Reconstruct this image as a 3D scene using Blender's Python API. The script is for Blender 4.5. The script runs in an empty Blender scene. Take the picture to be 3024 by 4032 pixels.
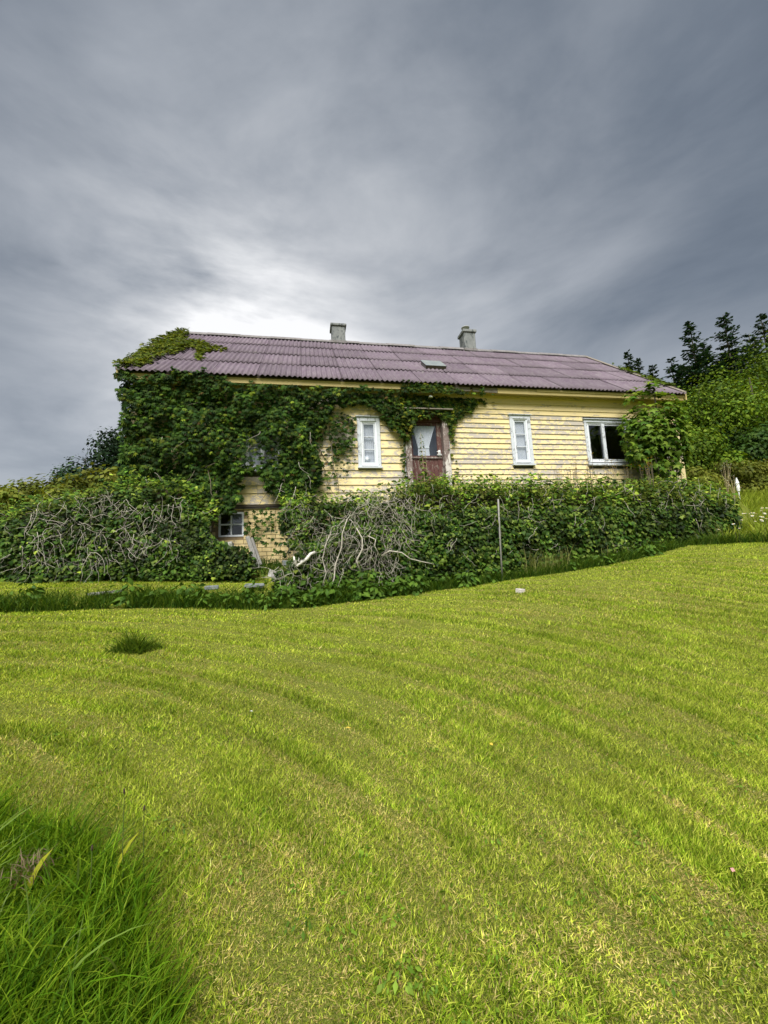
import bpy, math, random
import numpy as np
from mathutils import Matrix, Vector, Euler

random.seed(7)
rng = np.random.default_rng(11)
scene = bpy.context.scene
col = scene.collection
R_ = math.radians

# ------------------------------------------------------------------ camera
cam_data = bpy.data.cameras.new('camera')
cam = bpy.data.objects.new('camera', cam_data)
col.objects.link(cam)
cam_data.sensor_fit = 'VERTICAL'
cam_data.sensor_height = 36.0
cam_data.lens = 1594.7 / 4032 * 36.0
cam_data.clip_start = 0.05
cam_data.clip_end = 3000
YAW, PITCH, ROLL = R_(10.96), R_(7.808), R_(-2.608)
fw = Vector((math.sin(YAW) * math.cos(PITCH), math.cos(YAW) * math.cos(PITCH), math.sin(PITCH)))
rt = Vector((math.cos(YAW), -math.sin(YAW), 0))
up = rt.cross(fw)
r2 = math.cos(ROLL) * rt + math.sin(ROLL) * up
u2 = -math.sin(ROLL) * rt + math.cos(ROLL) * up
cam.matrix_world = Matrix(((r2.x, u2.x, -fw.x, 0), (r2.y, u2.y, -fw.y, 0), (r2.z, u2.z, -fw.z, 1.5), (0, 0, 0, 1)))
scene.camera = cam

# ------------------------------------------------------------------ sky, sun, exposure
SUN_DIR = Vector((-0.20, -0.60, 0.775)).normalized()
world = bpy.data.worlds.new('World')
scene.world = world
world.use_nodes = True
wn, wl = world.node_tree.nodes, world.node_tree.links
wn.clear()


def wnode(t, **kw):
    n = wn.new(t)
    for k, v in kw.items():
        setattr(n, k, v)
    return n


def build_world():
    out = wnode('ShaderNodeOutputWorld')
    tc = wnode('ShaderNodeTexCoord')
    nrm = wnode('ShaderNodeVectorMath', operation='NORMALIZE')
    wl.new(tc.outputs['Generated'], nrm.inputs[0])
    sep = wnode('ShaderNodeSeparateXYZ')
    wl.new(nrm.outputs[0], sep.inputs[0])

    def val(op, a, b=None, c=None):
        n = wnode('ShaderNodeMath', operation=op)
        for i, v in enumerate((a, b, c)):
            if v is None: continue
            if isinstance(v, (int, float)): n.inputs[i].default_value = v
            else: wl.new(v, n.inputs[i])
        return n.outputs[0]
    up_ = val('MAXIMUM', sep.outputs['Z'], 0.0)
    # cloud deck: the direction projected on a flat layer, then layered noise
    den = val('ADD', up_, 0.55)
    cmb = wnode('ShaderNodeCombineXYZ')
    wl.new(den, cmb.inputs[0]); wl.new(den, cmb.inputs[1]); cmb.inputs[2].default_value = 1.0
    dv = wnode('ShaderNodeVectorMath', operation='DIVIDE')
    wl.new(nrm.outputs[0], dv.inputs[0]); wl.new(cmb.outputs[0], dv.inputs[1])

    def noise_(scale, rot, loc, sc, detail, rough, dist, solid=False):
        mp = wnode('ShaderNodeMapping'); mp.inputs['Scale'].default_value = sc; mp.inputs['Rotation'].default_value = (0, 0, rot); mp.inputs['Location'].default_value = loc
        wl.new((nrm if solid else dv).outputs[0], mp.inputs['Vector'])
        n = wnode('ShaderNodeTexNoise'); n.inputs['Scale'].default_value = scale; n.inputs['Detail'].default_value = detail
        n.inputs['Roughness'].default_value = rough; n.inputs['Distortion'].default_value = dist
        wl.new(mp.outputs[0], n.inputs['Vector'])
        return n.outputs['Fac']
    n1 = noise_(2.0, 0.5, CLOUD_LOC, (1.0, 1.0, 2.6), 7, .55, .35, True)
    n2 = noise_(6.0, 0.35, (1.2, 4.4, 0), (1.0, 1.0, 2.4), 5, .55, .3, True)
    nn = val('ADD', val('MULTIPLY', n1, .82), val('MULTIPLY', n2, .18))
    tex = val('MULTIPLY_ADD', val('SUBTRACT', nn, .5), CLOUD_CONTRAST, 1.0)
    # sun behind the deck: brightest towards it, fading all round; brighter low down
    dt = wnode('ShaderNodeVectorMath', operation='DOT_PRODUCT')
    dt.inputs[1].default_value = GLOW_DIR
    wl.new(nrm.outputs[0], dt.inputs[0])
    cs = val('MAXIMUM', dt.outputs['Value'], 0.0)
    hor = val('MULTIPLY', val('POWER', val('SUBTRACT', 1.0, up_), 3.0), .44)
    dw = wnode('ShaderNodeVectorMath', operation='DOT_PRODUCT')      # the deck is thinnest to the right of and above the sun
    dw.inputs[1].default_value = THIN_DIR
    wl.new(nrm.outputs[0], dw.inputs[0])
    cw = val('MAXIMUM', dw.outputs['Value'], 0.0)
    L = val('ADD', val('ADD', val('ADD', val('MULTIPLY', val('POWER', cw, 6.0), .29), val('MULTIPLY', val('POWER', cs, 6.0), .12)), .105), hor)
    L = val('MULTIPLY', L, tex)
    glow = val('ADD', val('MULTIPLY', val('POWER', cs, 26.0), .30), val('MULTIPLY', val('POWER', cs, 90.0), .72))
    L = val('ADD', L, val('MULTIPLY', glow, val('MULTIPLY_ADD', val('SUBTRACT', nn, .5), 4.5, .90)))
    L = val('MAXIMUM', L, .03)
    ramp = wnode('ShaderNodeValToRGB')
    e = ramp.color_ramp.elements
    stops = [(0.0, (0, 0, 0)), (.10, (.077, .098, .130)), (.20, (.165, .193, .231)), (.40, (.370, .396, .432)), (1.0, (1.0, 1.0, 1.0))]
    while len(e) < len(stops): e.new(.5)
    for i, (p, c) in enumerate(stops):
        e[i].position = p; e[i].color = (*c, 1)
    wl.new(L, ramp.inputs['Fac'])
    bg = wnode('ShaderNodeBackground')
    wl.new(ramp.outputs[0], bg.inputs['Color']); bg.inputs['Strength'].default_value = SKY_STRENGTH
    # clear air between the clouds
    sky = wnode('ShaderNodeTexSky'); sky.sky_type = 'NISHITA'; sky.sun_disc = False
    sky.sun_elevation = math.asin(SUN_DIR.z); sky.sun_rotation = math.atan2(SUN_DIR.x, SUN_DIR.y)
    sky.air_density = 1.0; sky.dust_density = 2.0
    bg2 = wnode('ShaderNodeBackground'); bg2.inputs['Strength'].default_value = 0.05
    wl.new(sky.outputs[0], bg2.inputs['Color'])
    mixs = wnode('ShaderNodeMixShader'); mixs.inputs[0].default_value = 0.93
    wl.new(bg2.outputs[0], mixs.inputs[1]); wl.new(bg.outputs[0], mixs.inputs[2])
    wl.new(mixs.outputs[0], out.inputs['Surface'])


GLOW_DIR = (-0.120, 0.866, 0.485)
THIN_DIR = (0.13, 0.81, 0.572)
CLOUD_LOC = (0.6, 2.1, 0)
CLOUD_CONTRAST = 1.9
SKY_STRENGTH = 0.21
build_world()
sun_data = bpy.data.lights.new('sun', 'SUN')
sun_data.energy = 1.5
sun_data.angle = R_(42)
sun_data.color = (1.0, 0.965, 0.90)
sun = bpy.data.objects.new('sun', sun_data)
col.objects.link(sun)
sun.rotation_euler = SUN_DIR.to_track_quat('Z', 'Y').to_euler()
scene.view_settings.view_transform = 'Standard'
scene.view_settings.look = 'None'
scene.view_settings.exposure = 2.3
scene.view_settings.gamma = 1.0
scene.view_settings.use_curve_mapping = False
scene.render.engine = 'CYCLES'
scene.cycles.use_denoising = True
scene.cycles.max_bounces = 6
scene.cycles.diffuse_bounces = 3
scene.cycles.glossy_bounces = 2
scene.cycles.transmission_bounces = 4
scene.cycles.transparent_max_bounces = 8
scene.cycles.caustics_reflective = False
scene.cycles.caustics_refractive = False

# ------------------------------------------------------------------ helpers


def ss(a, b, x):
    t = np.clip((np.asarray(x, float) - a) / (b - a), 0, 1)
    return t * t * (3 - 2 * t)


def ground_z(X, Y):
    X = np.asarray(X, float); Y = np.asarray(Y, float)
    xr = np.clip(X, 0, 11); xl = np.clip(-X, 0, 8)
    side = (.04 * xr + .006 * xr * xr + .055 * xl) * np.clip(Y / 6, 0, 1)
    z = .125 * np.clip(Y, -8, 9.8) + side
    z = z + .15 * ss(7.45, 7.95, Y) * (1 - ss(-.4, .6, X))
    z = z + .28 * ss(8.8, 9.7, Y) * (1 - ss(0, 1, X))
    T = 3.02 + .5 * ss(10.6, 12.5, X) * ss(9, 12, Y)
    m = ss(8.0, 8.3, Y) * ss(.5, 2.1, X) * (1 - ss(10.4, 11.6, X))
    m = np.maximum(m, ss(9.2, 9.5, Y) * (1 - ss(-4.25, -3.95, X)))
    m = np.maximum(m, ss(9.95, 10.5, Y) * (1 - ss(10.4, 11.6, X)))
    m = np.maximum(m, ss(8.2, 12.5, Y) * ss(10.4, 11.6, X))
    z = z * (1 - m) + T * m
    z = z + ss(22, 75, Y) * ss(6, 45, X) * 14
    return z


def gz(x, y):
    return float(ground_z(x, y))


_lat = rng.random((257, 257))


def vnoise(x, y):
    x = np.asarray(x, float) + 1000.3; y = np.asarray(y, float) + 1000.7
    xi = np.floor(x).astype(int); yi = np.floor(y).astype(int)
    fx = x - xi; fy = y - yi
    fx = fx * fx * (3 - 2 * fx); fy = fy * fy * (3 - 2 * fy)
    g = lambda a, b: _lat[a % 257, b % 257]
    return (g(xi, yi) * (1 - fx) + g(xi + 1, yi) * fx) * (1 - fy) + (g(xi, yi + 1) * (1 - fx) + g(xi + 1, yi + 1) * fx) * fy


def fbm(x, y, o=3):
    s = 0; a = .5; t = 0
    for i in range(o):
        s = s + a * vnoise(x * 2 ** i + 17 * i, y * 2 ** i - 9 * i); t += a; a *= .5
    return s / t


def in_poly(px, py, poly):
    px = np.asarray(px); py = np.asarray(py)
    res = np.zeros(px.shape, bool)
    n = len(poly)
    for i in range(n):
        x1, y1 = poly[i]; x2, y2 = poly[(i + 1) % n]
        if y1 == y2:
            continue
        c = ((y1 > py) != (y2 > py)) & (px < (x2 - x1) * (py - y1) / (y2 - y1) + x1)
        res ^= c
    return res


def put(o, parent=None):
    col.objects.link(o)
    if parent is not None:
        o.parent = parent
        if parent.type == 'EMPTY' and parent.get('_w'):
            o.matrix_parent_inverse = Matrix.Translation(-Vector(parent.location))
    return o


def tag(o, label=None, cat=None, group=None, kind=None):
    if label: o['label'] = label
    if cat: o['category'] = cat
    if group: o['group'] = group
    if kind: o['kind'] = kind
    return o


def thing(name, label, cat, loc=(0, 0, 0), group=None, world_parts=True):
    e = bpy.data.objects.new(name, None)
    e.empty_display_size = .2
    e.location = loc
    if world_parts: e['_w'] = 1
    col.objects.link(e)
    return tag(e, label, cat, group)


def np_mesh(name, V, F, mat, C=None, smooth=False):
    """V (n,3), F (m,3) or (m,4) index array; C (n,3) point colours"""
    V = np.ascontiguousarray(V, np.float32); F = np.ascontiguousarray(F, np.int32)
    me = bpy.data.meshes.new(name)
    k = F.shape[1]
    me.vertices.add(len(V)); me.vertices.foreach_set('co', V.ravel())
    me.loops.add(F.size); me.loops.foreach_set('vertex_index', F.ravel())
    me.polygons.add(len(F))
    me.polygons.foreach_set('loop_start', np.arange(0, F.size, k, dtype=np.int32))
    if smooth:
        me.polygons.foreach_set('use_smooth', np.ones(len(F), bool))
    me.update(calc_edges=True)
    if C is not None:
        at = me.color_attributes.new('Col', 'FLOAT_COLOR', 'POINT')
        cc = np.ones((len(V), 4), np.float32); cc[:, :3] = C
        at.data.foreach_set('color', cc.ravel())
    me.materials.append(mat)
    return me


def np_obj(name, V, F, mat, parent=None, C=None, smooth=False):
    return put(bpy.data.objects.new(name, np_mesh(name, V, F, mat, C, smooth)), parent)


class MB:
    def __init__(s):
        s.v = []; s.f = []

    def box(s, x0, x1, y0, y1, z0, z1, M=None):
        b = len(s.v)
        p = [(x0, y0, z0), (x1, y0, z0), (x1, y1, z0), (x0, y1, z0), (x0, y0, z1), (x1, y0, z1), (x1, y1, z1), (x0, y1, z1)]
        if M is not None: p = [tuple(M @ Vector(q)) for q in p]
        s.v += p
        s.f += [tuple(b + i for i in q) for q in ((0, 3, 2, 1), (4, 5, 6, 7), (0, 1, 5, 4), (1, 2, 6, 5), (2, 3, 7, 6), (3, 0, 4, 7))]
        return s

    def hexa(s, p):
        b = len(s.v); s.v += [tuple(q) for q in p]
        s.f += [tuple(b + i for i in q) for q in ((0, 3, 2, 1), (4, 5, 6, 7), (0, 1, 5, 4), (1, 2, 6, 5), (2, 3, 7, 6), (3, 0, 4, 7))]
        return s

    def tube(s, pts, rad, n=6, cap=True):
        pts = [Vector(p) for p in pts]
        if not hasattr(rad, '__len__'): rad = [rad] * len(pts)
        b = len(s.v)
        prev = None
        for i, p in enumerate(pts):
            d = (pts[min(i + 1, len(pts) - 1)] - pts[max(i - 1, 0)]).normalized()
            ref = Vector((0, 0, 1)) if abs(d.z) < .9 else Vector((1, 0, 0))
            a = d.cross(ref).normalized() if prev is None else (prev - d * prev.dot(d)).normalized()
            prev = a
            c = d.cross(a)
            for k in range(n):
                t = 2 * math.pi * k / n
                s.v.append(tuple(p + (a * math.cos(t) + c * math.sin(t)) * rad[i]))
        for i in range(len(pts) - 1):
            for k in range(n):
                k2 = (k + 1) % n
                s.f.append((b + i * n + k, b + i * n + k2, b + (i + 1) * n + k2, b + (i + 1) * n + k))
        if cap:
            s.f.append(tuple(b + k for k in range(n))[::-1])
            s.f.append(tuple(b + (len(pts) - 1) * n + k for k in range(n)))
        return s

    def lathe(s, prof, c, n=12):
        """prof list of (r,z) about vertical axis at c"""
        b = len(s.v)
        for r, z in prof:
            for k in range(n):
                t = 2 * math.pi * k / n
                s.v.append((c[0] + r * math.cos(t), c[1] + r * math.sin(t), c[2] + z))
        for i in range(len(prof) - 1):
            for k in range(n):
                k2 = (k + 1) % n
                s.f.append((b + i * n + k, b + i * n + k2, b + (i + 1) * n + k2, b + (i + 1) * n + k))
        s.f.append(tuple(b + k for k in range(n))[::-1])
        s.f.append(tuple(b + (len(prof) - 1) * n + k for k in range(n)))
        return s

    def mesh(s, name, mat, smooth=False):
        me = bpy.data.meshes.new(name)
        me.from_pydata(s.v, [], s.f)
        me.materials.append(mat)
        if smooth:
            me.polygons.foreach_set('use_smooth', np.ones(len(me.polygons), bool))
        me.update()
        return me

    def obj(s, name, mat, parent=None, smooth=False, bevel=0):
        o = bpy.data.objects.new(name, s.mesh(name, mat, smooth))
        if bevel:
            b = o.modifiers.new('bevel', 'BEVEL'); b.width = bevel; b.segments = 1
        return put(o, parent)


# ------------------------------------------------------------------ materials


def new_mat(name):
    m = bpy.data.materials.new(name); m.use_nodes = True
    nt = m.node_tree; nt.nodes.clear()
    out = nt.nodes.new('ShaderNodeOutputMaterial')
    return m, nt, out


def nd(nt, t, ins=None, **kw):
    n = nt.nodes.new(t)
    for k, v in kw.items(): setattr(n, k, v)
    for k, v in (ins or {}).items():
        if isinstance(v, bpy.types.NodeSocket): nt.links.new(v, n.inputs[k])
        else: n.inputs[k].default_value = v
    return n


def ramp(nt, fac, stops, interp='LINEAR'):
    r = nt.nodes.new('ShaderNodeValToRGB'); r.color_ramp.interpolation = interp
    e = r.color_ramp.elements
    while len(e) < len(stops): e.new(.5)
    for i, (p, c) in enumerate(stops):
        e[i].position = p
        e[i].color = (c, c, c, 1) if not hasattr(c, '__len__') else (*c, 1)
    nt.links.new(fac, r.inputs['Fac'])
    return r.outputs['Color']


def mixc(nt, fac, a, b, blend='MIX'):
    n = nt.nodes.new('ShaderNodeMix'); n.data_type = 'RGBA'; n.blend_type = blend
    for sock, v in ((n.inputs['Factor'], fac), (n.inputs['A'], a), (n.inputs['B'], b)):
        if isinstance(v, bpy.types.NodeSocket): nt.links.new(v, sock)
        elif hasattr(v, '__len__'): sock.default_value = (*v, 1) if len(v) == 3 else v
        else: sock.default_value = v
    return n.outputs['Result']


def coords(nt, scale, rand=True):
    """object coordinates, shifted at random per object"""
    tc = nd(nt, 'ShaderNodeNewGeometry')
    v = tc.outputs['Position']
    if rand:
        oi = nd(nt, 'ShaderNodeObjectInfo')
        m = nd(nt, 'ShaderNodeMath', {0: oi.outputs['Random'], 1: 37.0}, operation='MULTIPLY')
        a = nd(nt, 'ShaderNodeVectorMath', {0: v, 1: m.outputs[0]}, operation='ADD'); v = a.outputs[0]
    return nd(nt, 'ShaderNodeMapping', {'Vector': v, 'Scale': scale}).outputs[0]


def noise(nt, vec, scale=1.0, detail=4, rough=.55, dist=0.0):
    return nd(nt, 'ShaderNodeTexNoise', {'Vector': vec, 'Scale': scale, 'Detail': detail, 'Roughness': rough, 'Distortion': dist}).outputs['Fac']


def finish(nt, out, color, rough=.8, bump=None, bump_s=.3, bump_d=.01, spec=.3, metal=0.0):
    p = nd(nt, 'ShaderNodeBsdfPrincipled')
    if isinstance(color, bpy.types.NodeSocket): nt.links.new(color, p.inputs['Base Color'])
    else: p.inputs['Base Color'].default_value = (*color, 1)
    if isinstance(rough, bpy.types.NodeSocket): nt.links.new(rough, p.inputs['Roughness'])
    else: p.inputs['Roughness'].default_value = rough
    p.inputs['Specular IOR Level'].default_value = spec
    p.inputs['Metallic'].default_value = metal
    if bump is not None:
        b = nd(nt, 'ShaderNodeBump', {'Height': bump, 'Strength': bump_s, 'Distance': bump_d})
        nt.links.new(b.outputs[0], p.inputs['Normal'])
    nt.links.new(p.outputs[0], out.inputs['Surface'])
    return p


def peeling(name, paint_a, paint_b, wood_a, wood_b, amount=.5, sx=1.6, sz=9.0, rough=.7):
    """old paint flaking off grey wood: streaky patches with a crisp ragged edge"""
    m, nt, out = new_mat(name)
    v = coords(nt, (sx, 2.0, sz))
    n1 = noise(nt, v, 2.2, 9, .72, .35)
    n2 = noise(nt, coords(nt, (.7, .7, 1.6)), 1.0, 3)
    s = nd(nt, 'ShaderNodeMath', {0: n2, 1: .55, 2: 0.0}, operation='MULTIPLY_ADD')
    a = nd(nt, 'ShaderNodeMath', {0: n1, 1: s.outputs[0]}, operation='ADD')
    t = 1.02 - amount * .42
    flake = ramp(nt, a.outputs[0], [(t - .012, 0.0), (t + .012, 1.0)])
    pv = noise(nt, coords(nt, (.9, .9, 5)), 3.0, 4)
    paint = mixc(nt, pv, paint_a, paint_b)
    dirt = ramp(nt, noise(nt, coords(nt, (5, 5, 22)), 3.0, 5, .7), [(.42, 0.0), (.66, .5)])
    paint = mixc(nt, dirt, paint, tuple(.55 * x + .45 * y for x, y in zip(paint_b, wood_b)))
    grain = noise(nt, coords(nt, (1.2, 6, 60)), 2.0, 4)
    wood = mixc(nt, grain, wood_a, wood_b)
    c = mixc(nt, flake, paint, wood)
    bh = nd(nt, 'ShaderNodeMath', {0: flake, 1: -1.0, 2: grain}, operation='MULTIPLY_ADD')
    finish(nt, out, c, rough, bh.outputs[0], .5, .004)
    return m


def mottled(name, c1, c2, scale=3, rough=.85, bump_s=.3, bump_d=.01, c3=None, vec=(1, 1, 1), rand=True, spec=.3, detail=6):
    m, nt, out = new_mat(name)
    n1 = noise(nt, coords(nt, vec, rand), scale, detail, .6)
    c = mixc(nt, ramp(nt, n1, [(.3, 0.0), (.7, 1.0)]), c1, c2)
    if c3 is not None:
        n2 = noise(nt, coords(nt, vec, rand), scale * 2.7, 6, .65, .3)
        c = mixc(nt, ramp(nt, n2, [(.52, 0.0), (.62, 1.0)]), c, c3)
    n3 = noise(nt, coords(nt, vec, rand), scale * 6, 4)
    finish(nt, out, c, rough, n3, bump_s, bump_d, spec)
    return m


def leafy(name, translucent=.35, rough=.5, spec=.25, tint=(1.0, 1.0, 1.0), vary=.25):
    """plant tissue: colour from the leaf's own colour attribute, light passes through"""
    m, nt, out = new_mat(name)
    at = nd(nt, 'ShaderNodeAttribute', attribute_name='Col')
    base = mixc(nt, 1.0, at.outputs['Color'], tint, 'MULTIPLY')
    p = nd(nt, 'ShaderNodeBsdfPrincipled', {'Base Color': base, 'Roughness': rough, 'Specular IOR Level': spec})
    tcol = mixc(nt, 1.0, base, (1.25, 1.15, .55), 'MULTIPLY')
    t = nd(nt, 'ShaderNodeBsdfTranslucent', {'Color': tcol})
    mx = nd(nt, 'ShaderNodeMixShader', {0: translucent, 1: p.outputs[0], 2: t.outputs[0]})
    nt.links.new(mx.outputs[0], out.inputs['Surface'])
    return m


YA, YB = (.68, .54, .25), (.62, .48, .205)
M = {}
M['yellow'] = peeling('yellow_peeling_paint', YA, (.71, .60, .33), (.32, .285, .245), (.48, .44, .38), .54, 3.6, 7)
M['yellow_top'] = peeling('yellow_paint_sound', (.70, .58, .29), (.66, .54, .265), (.32, .28, .22), (.45, .39, .32), .30)
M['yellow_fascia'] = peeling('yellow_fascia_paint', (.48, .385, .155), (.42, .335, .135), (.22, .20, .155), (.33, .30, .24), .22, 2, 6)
M['white'] = peeling('white_peeling_paint', (.58, .61, .65), (.48, .52, .57), (.20, .21, .22), (.32, .33, .34), .40, 8, 5)
M['white_sound'] = peeling('white_paint', (.78, .81, .85), (.70, .74, .79), (.40, .41, .42), (.5, .5, .5), .12, 6, 6)
M['door_wood'] = peeling('dark_red_door_paint', (.060, .018, .016), (.085, .026, .022), (.13, .10, .085), (.22, .18, .15), .40, 8, 3, .6)
M['jamb'] = peeling('weathered_jamb', (.16, .115, .10), (.11, .075, .07), (.44, .41, .38), (.60, .57, .53), .50, 9, 2.2)
M['bare_wood'] = mottled('bare_grey_wood', (.15, .13, .11), (.26, .23, .19), 2, .85, .5, .004, None, (3, 8, 30))
M['grey_wood'] = mottled('silvered_wood', (.16, .155, .145), (.30, .295, .275), 3, .85, .6, .006, (.14, .13, .12), (14, 14, 2))
M['wood_sh'] = mottled('rotten_wood', (.05, .04, .035), (.12, .10, .08), 4)
M['brick'] = mottled('yellow_painted_brick', (.78, .63, .33), (.72, .57, .28), 5, .8, .5, .006, (.60, .50, .30))
M['mortar'] = mottled('mortar', (.20, .15, .085), (.30, .23, .13), 8, .9)
M['dark_wall'] = mottled('dark_interior', (.05, .045, .04), (.09, .08, .07), 3)  # near-black backing and interior; indoor darkness is put into the colour
M['stone'] = mottled('field_stone', (.24, .24, .23), (.40, .39, .37), 4, .9, .6, .02, (.15, .16, .12))
M['slab'] = mottled('blue_grey_slab', (.13, .15, .165), (.21, .235, .245), 4, .85, .4, .01, (.20, .21, .18))
M['plaster'] = mottled('old_chimney_render', (.14, .15, .155), (.23, .24, .235), 3.2, .9, .6, .02, (.07, .08, .085), (1, 1, .55))
M['pale_stone'] = mottled('pale_stone', (.50, .46, .43), (.62, .58, .55), 6, .9, .5, .01)
M['ridge'] = mottled('ridge_cement', (.15, .14, .145), (.22, .205, .21), 5, .9, .4, .008, (.11, .11, .09))
M['metal'] = mottled('dull_metal', (.30, .31, .31), (.42, .43, .42), 6, .55, .2, .002)
M['earth'] = mottled('earth', (.045, .036, .022), (.085, .07, .04), 3, .95, .5, .02, None, (1, 1, 1), False)
M['bark'] = mottled('bark', (.055, .045, .035), (.11, .095, .075), 4, .9, .7, .02, None, (4, 4, 1))
M['bleached'] = mottled('bleached_vine_bark', (.33, .30, .25), (.50, .47, .41), 9, .85, .4, .003, (.20, .18, .14))
M['white_branch'] = mottled('bleached_branch', (.52, .50, .46), (.70, .68, .64), 14, .8, .8, .006, (.34, .31, .26))
M['dark_stem'] = mottled('ivy_stem_bark', (.09, .07, .05), (.17, .14, .10), 9, .9)
M['white_plain'] = mottled('white_plastic', (.78, .79, .80), (.70, .72, .73), 3, .5, .05, .001)
M['opal'] = mottled('opal_glass', (.80, .81, .82), (.74, .76, .78), 2, .25, .02, .001, None, (1, 1, 1), True, .5)
M['petal'] = mottled('white_petal', (.80, .81, .80), (.74, .76, .76), 4, .7)
M['yellow_petal'] = mottled('yellow_petal', (.80, .55, .03), (.72, .42, .02), 4, .6)
M['pink_petal'] = mottled('pink_petal', (.55, .28, .26), (.48, .22, .2), 4, .6)
M['seed'] = mottled('seed_head', (.035, .026, .018), (.07, .05, .03), 20, .9)
M['dry'] = mottled('dry_stalk', (.34, .27, .15), (.46, .38, .22), 12, .9)
M['yleaf'] = mottled('yellow_leaf', (.62, .50, .06), (.52, .36, .05), 20, .7)
M['green_stalk'] = mottled('green_stalk', (.05, .08, .015), (.08, .11, .02), 20, .8)
M['slate'] = mottled('slate_roof', (.10, .13, .15), (.18, .21, .23), 6, .6)
M['leaf'] = leafy('creeper_leaf', .30, .6, .10)
M['ivy'] = leafy('ivy_leaf', .22, .55, .14)
M['sycamore'] = leafy('sycamore_leaf', .34, .55, .15)
M['tree_leaf'] = leafy('tree_leaf', .30, .6, .15)
M['needle'] = leafy('spruce_needle', .10, .7, .15)
M['grass'] = leafy('grass_blade', .42, .6, .12)


def cloth():
    m, nt, out = new_mat('thin_curtain')
    w = nd(nt, 'ShaderNodeTexWave', {'Vector': coords(nt, (1, 1, 1), False), 'Scale': 60.0, 'Distortion': .5})
    c = mixc(nt, w.outputs['Fac'], (.84, .84, .87), (.90, .90, .92))
    p = nd(nt, 'ShaderNodeBsdfDiffuse', {'Color': c})
    t = nd(nt, 'ShaderNodeBsdfTranslucent', {'Color': (.6, .6, .62, 1)})
    mx = nd(nt, 'ShaderNodeMixShader', {0: .3, 1: p.outputs[0], 2: t.outputs[0]})
    nt.links.new(mx.outputs[0], out.inputs['Surface'])
    return m


def glass(name='old_window_glass', lo=.08, hi=.20):
    m, nt, out = new_mat(name)
    b = nd(nt, 'ShaderNodeBump', {'Height': noise(nt, coords(nt, (1, 1, 1)), 3.0, 2), 'Strength': .15, 'Distance': .02})
    g = nd(nt, 'ShaderNodeBsdfGlossy', {'Color': (.95, .97, 1, 1), 'Roughness': .03, 'Normal': b.outputs[0]})
    grime_sheen = nd(nt, 'ShaderNodeBsdfDiffuse', {'Color': (.36, .41, .50, 1)})  # grime layer, tinted blue-grey to imitate the sky's reflection as well
    t = nd(nt, 'ShaderNodeBsdfTransparent', {'Color': (.95, .97, .99, 1)})
    lw = nd(nt, 'ShaderNodeLayerWeight', {'Blend': .5})
    f3 = nd(nt, 'ShaderNodeMath', {0: lw.outputs['Facing'], 1: 4.0}, operation='POWER')
    f = nd(nt, 'ShaderNodeMath', {0: f3.outputs[0], 1: .7, 2: .05}, operation='MULTIPLY_ADD')
    grime_sheen_fac = ramp(nt, noise(nt, coords(nt, (1, 1, 1)), 6.0, 5), [(.35, lo), (.75, hi)])
    a = nd(nt, 'ShaderNodeMixShader', {0: grime_sheen_fac, 1: t.outputs[0], 2: grime_sheen.outputs[0]})
    mx = nd(nt, 'ShaderNodeMixShader', {0: f.outputs[0], 1: a.outputs[0], 2: g.outputs[0]})
    nt.links.new(mx.outputs[0], out.inputs['Surface'])
    return m


def clear_glass():
    m, nt, out = new_mat('dark_window_glass')
    g = nd(nt, 'ShaderNodeBsdfGlossy', {'Color': (.95, .97, 1, 1), 'Roughness': .02})
    t = nd(nt, 'ShaderNodeBsdfTransparent', {'Color': (.82, .85, .86, 1)})
    lw = nd(nt, 'ShaderNodeLayerWeight', {'Blend': .5})
    f3 = nd(nt, 'ShaderNodeMath', {0: lw.outputs['Facing'], 1: 4.0}, operation='POWER')
    f = nd(nt, 'ShaderNodeMath', {0: f3.outputs[0], 1: .7, 2: .05}, operation='MULTIPLY_ADD')
    mx = nd(nt, 'ShaderNodeMixShader', {0: f.outputs[0], 1: t.outputs[0], 2: g.outputs[0]})
    nt.links.new(mx.outputs[0], out.inputs['Surface'])
    return m


def roof_mat():
    m, nt, out = new_mat('weathered_mauve_fibre_cement')
    oi = nd(nt, 'ShaderNodeObjectInfo')
    n1 = noise(nt, coords(nt, (1, 1, 1), False), .9, 4)
    n2 = noise(nt, coords(nt, (2.2, .6, .6)), 7.0, 6, .7)
    c = mixc(nt, n1, (.102, .072, .104), (.142, .110, .138))
    c = mixc(nt, ramp(nt, n2, [(.40, 0.0), (.70, 1.0)]), c, (.175, .147, .168))
    n3 = noise(nt, coords(nt, (1, 1, 1)), 26, 4, .7)
    c = mixc(nt, ramp(nt, n3, [(.60, 0.0), (.72, .8)]), c, (.065, .05, .055))
    n4 = noise(nt, coords(nt, (1, 1, 1), False), 3.3, 6, .75, .5)
    c = mixc(nt, ramp(nt, n4, [(.60, 0.0), (.70, .75)]), c, (.215, .205, .19))
    n5 = noise(nt, coords(nt, (5.0, .35, .35), False), 2.2, 5, .6)
    c = mixc(nt, ramp(nt, n5, [(.52, 0.0), (.72, .6)]), c, (.075, .058, .066))
    b = nd(nt, 'ShaderNodeMath', {0: oi.outputs['Random'], 1: .30, 2: .85}, operation='MULTIPLY_ADD')
    c = mixc(nt, 1.0, c, nd(nt, 'ShaderNodeCombineXYZ', {0: b.outputs[0], 1: b.outputs[0], 2: b.outputs[0]}).outputs[0], 'MULTIPLY')
    finish(nt, out, c, .72, n3, .35, .004)
    return m


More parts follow.
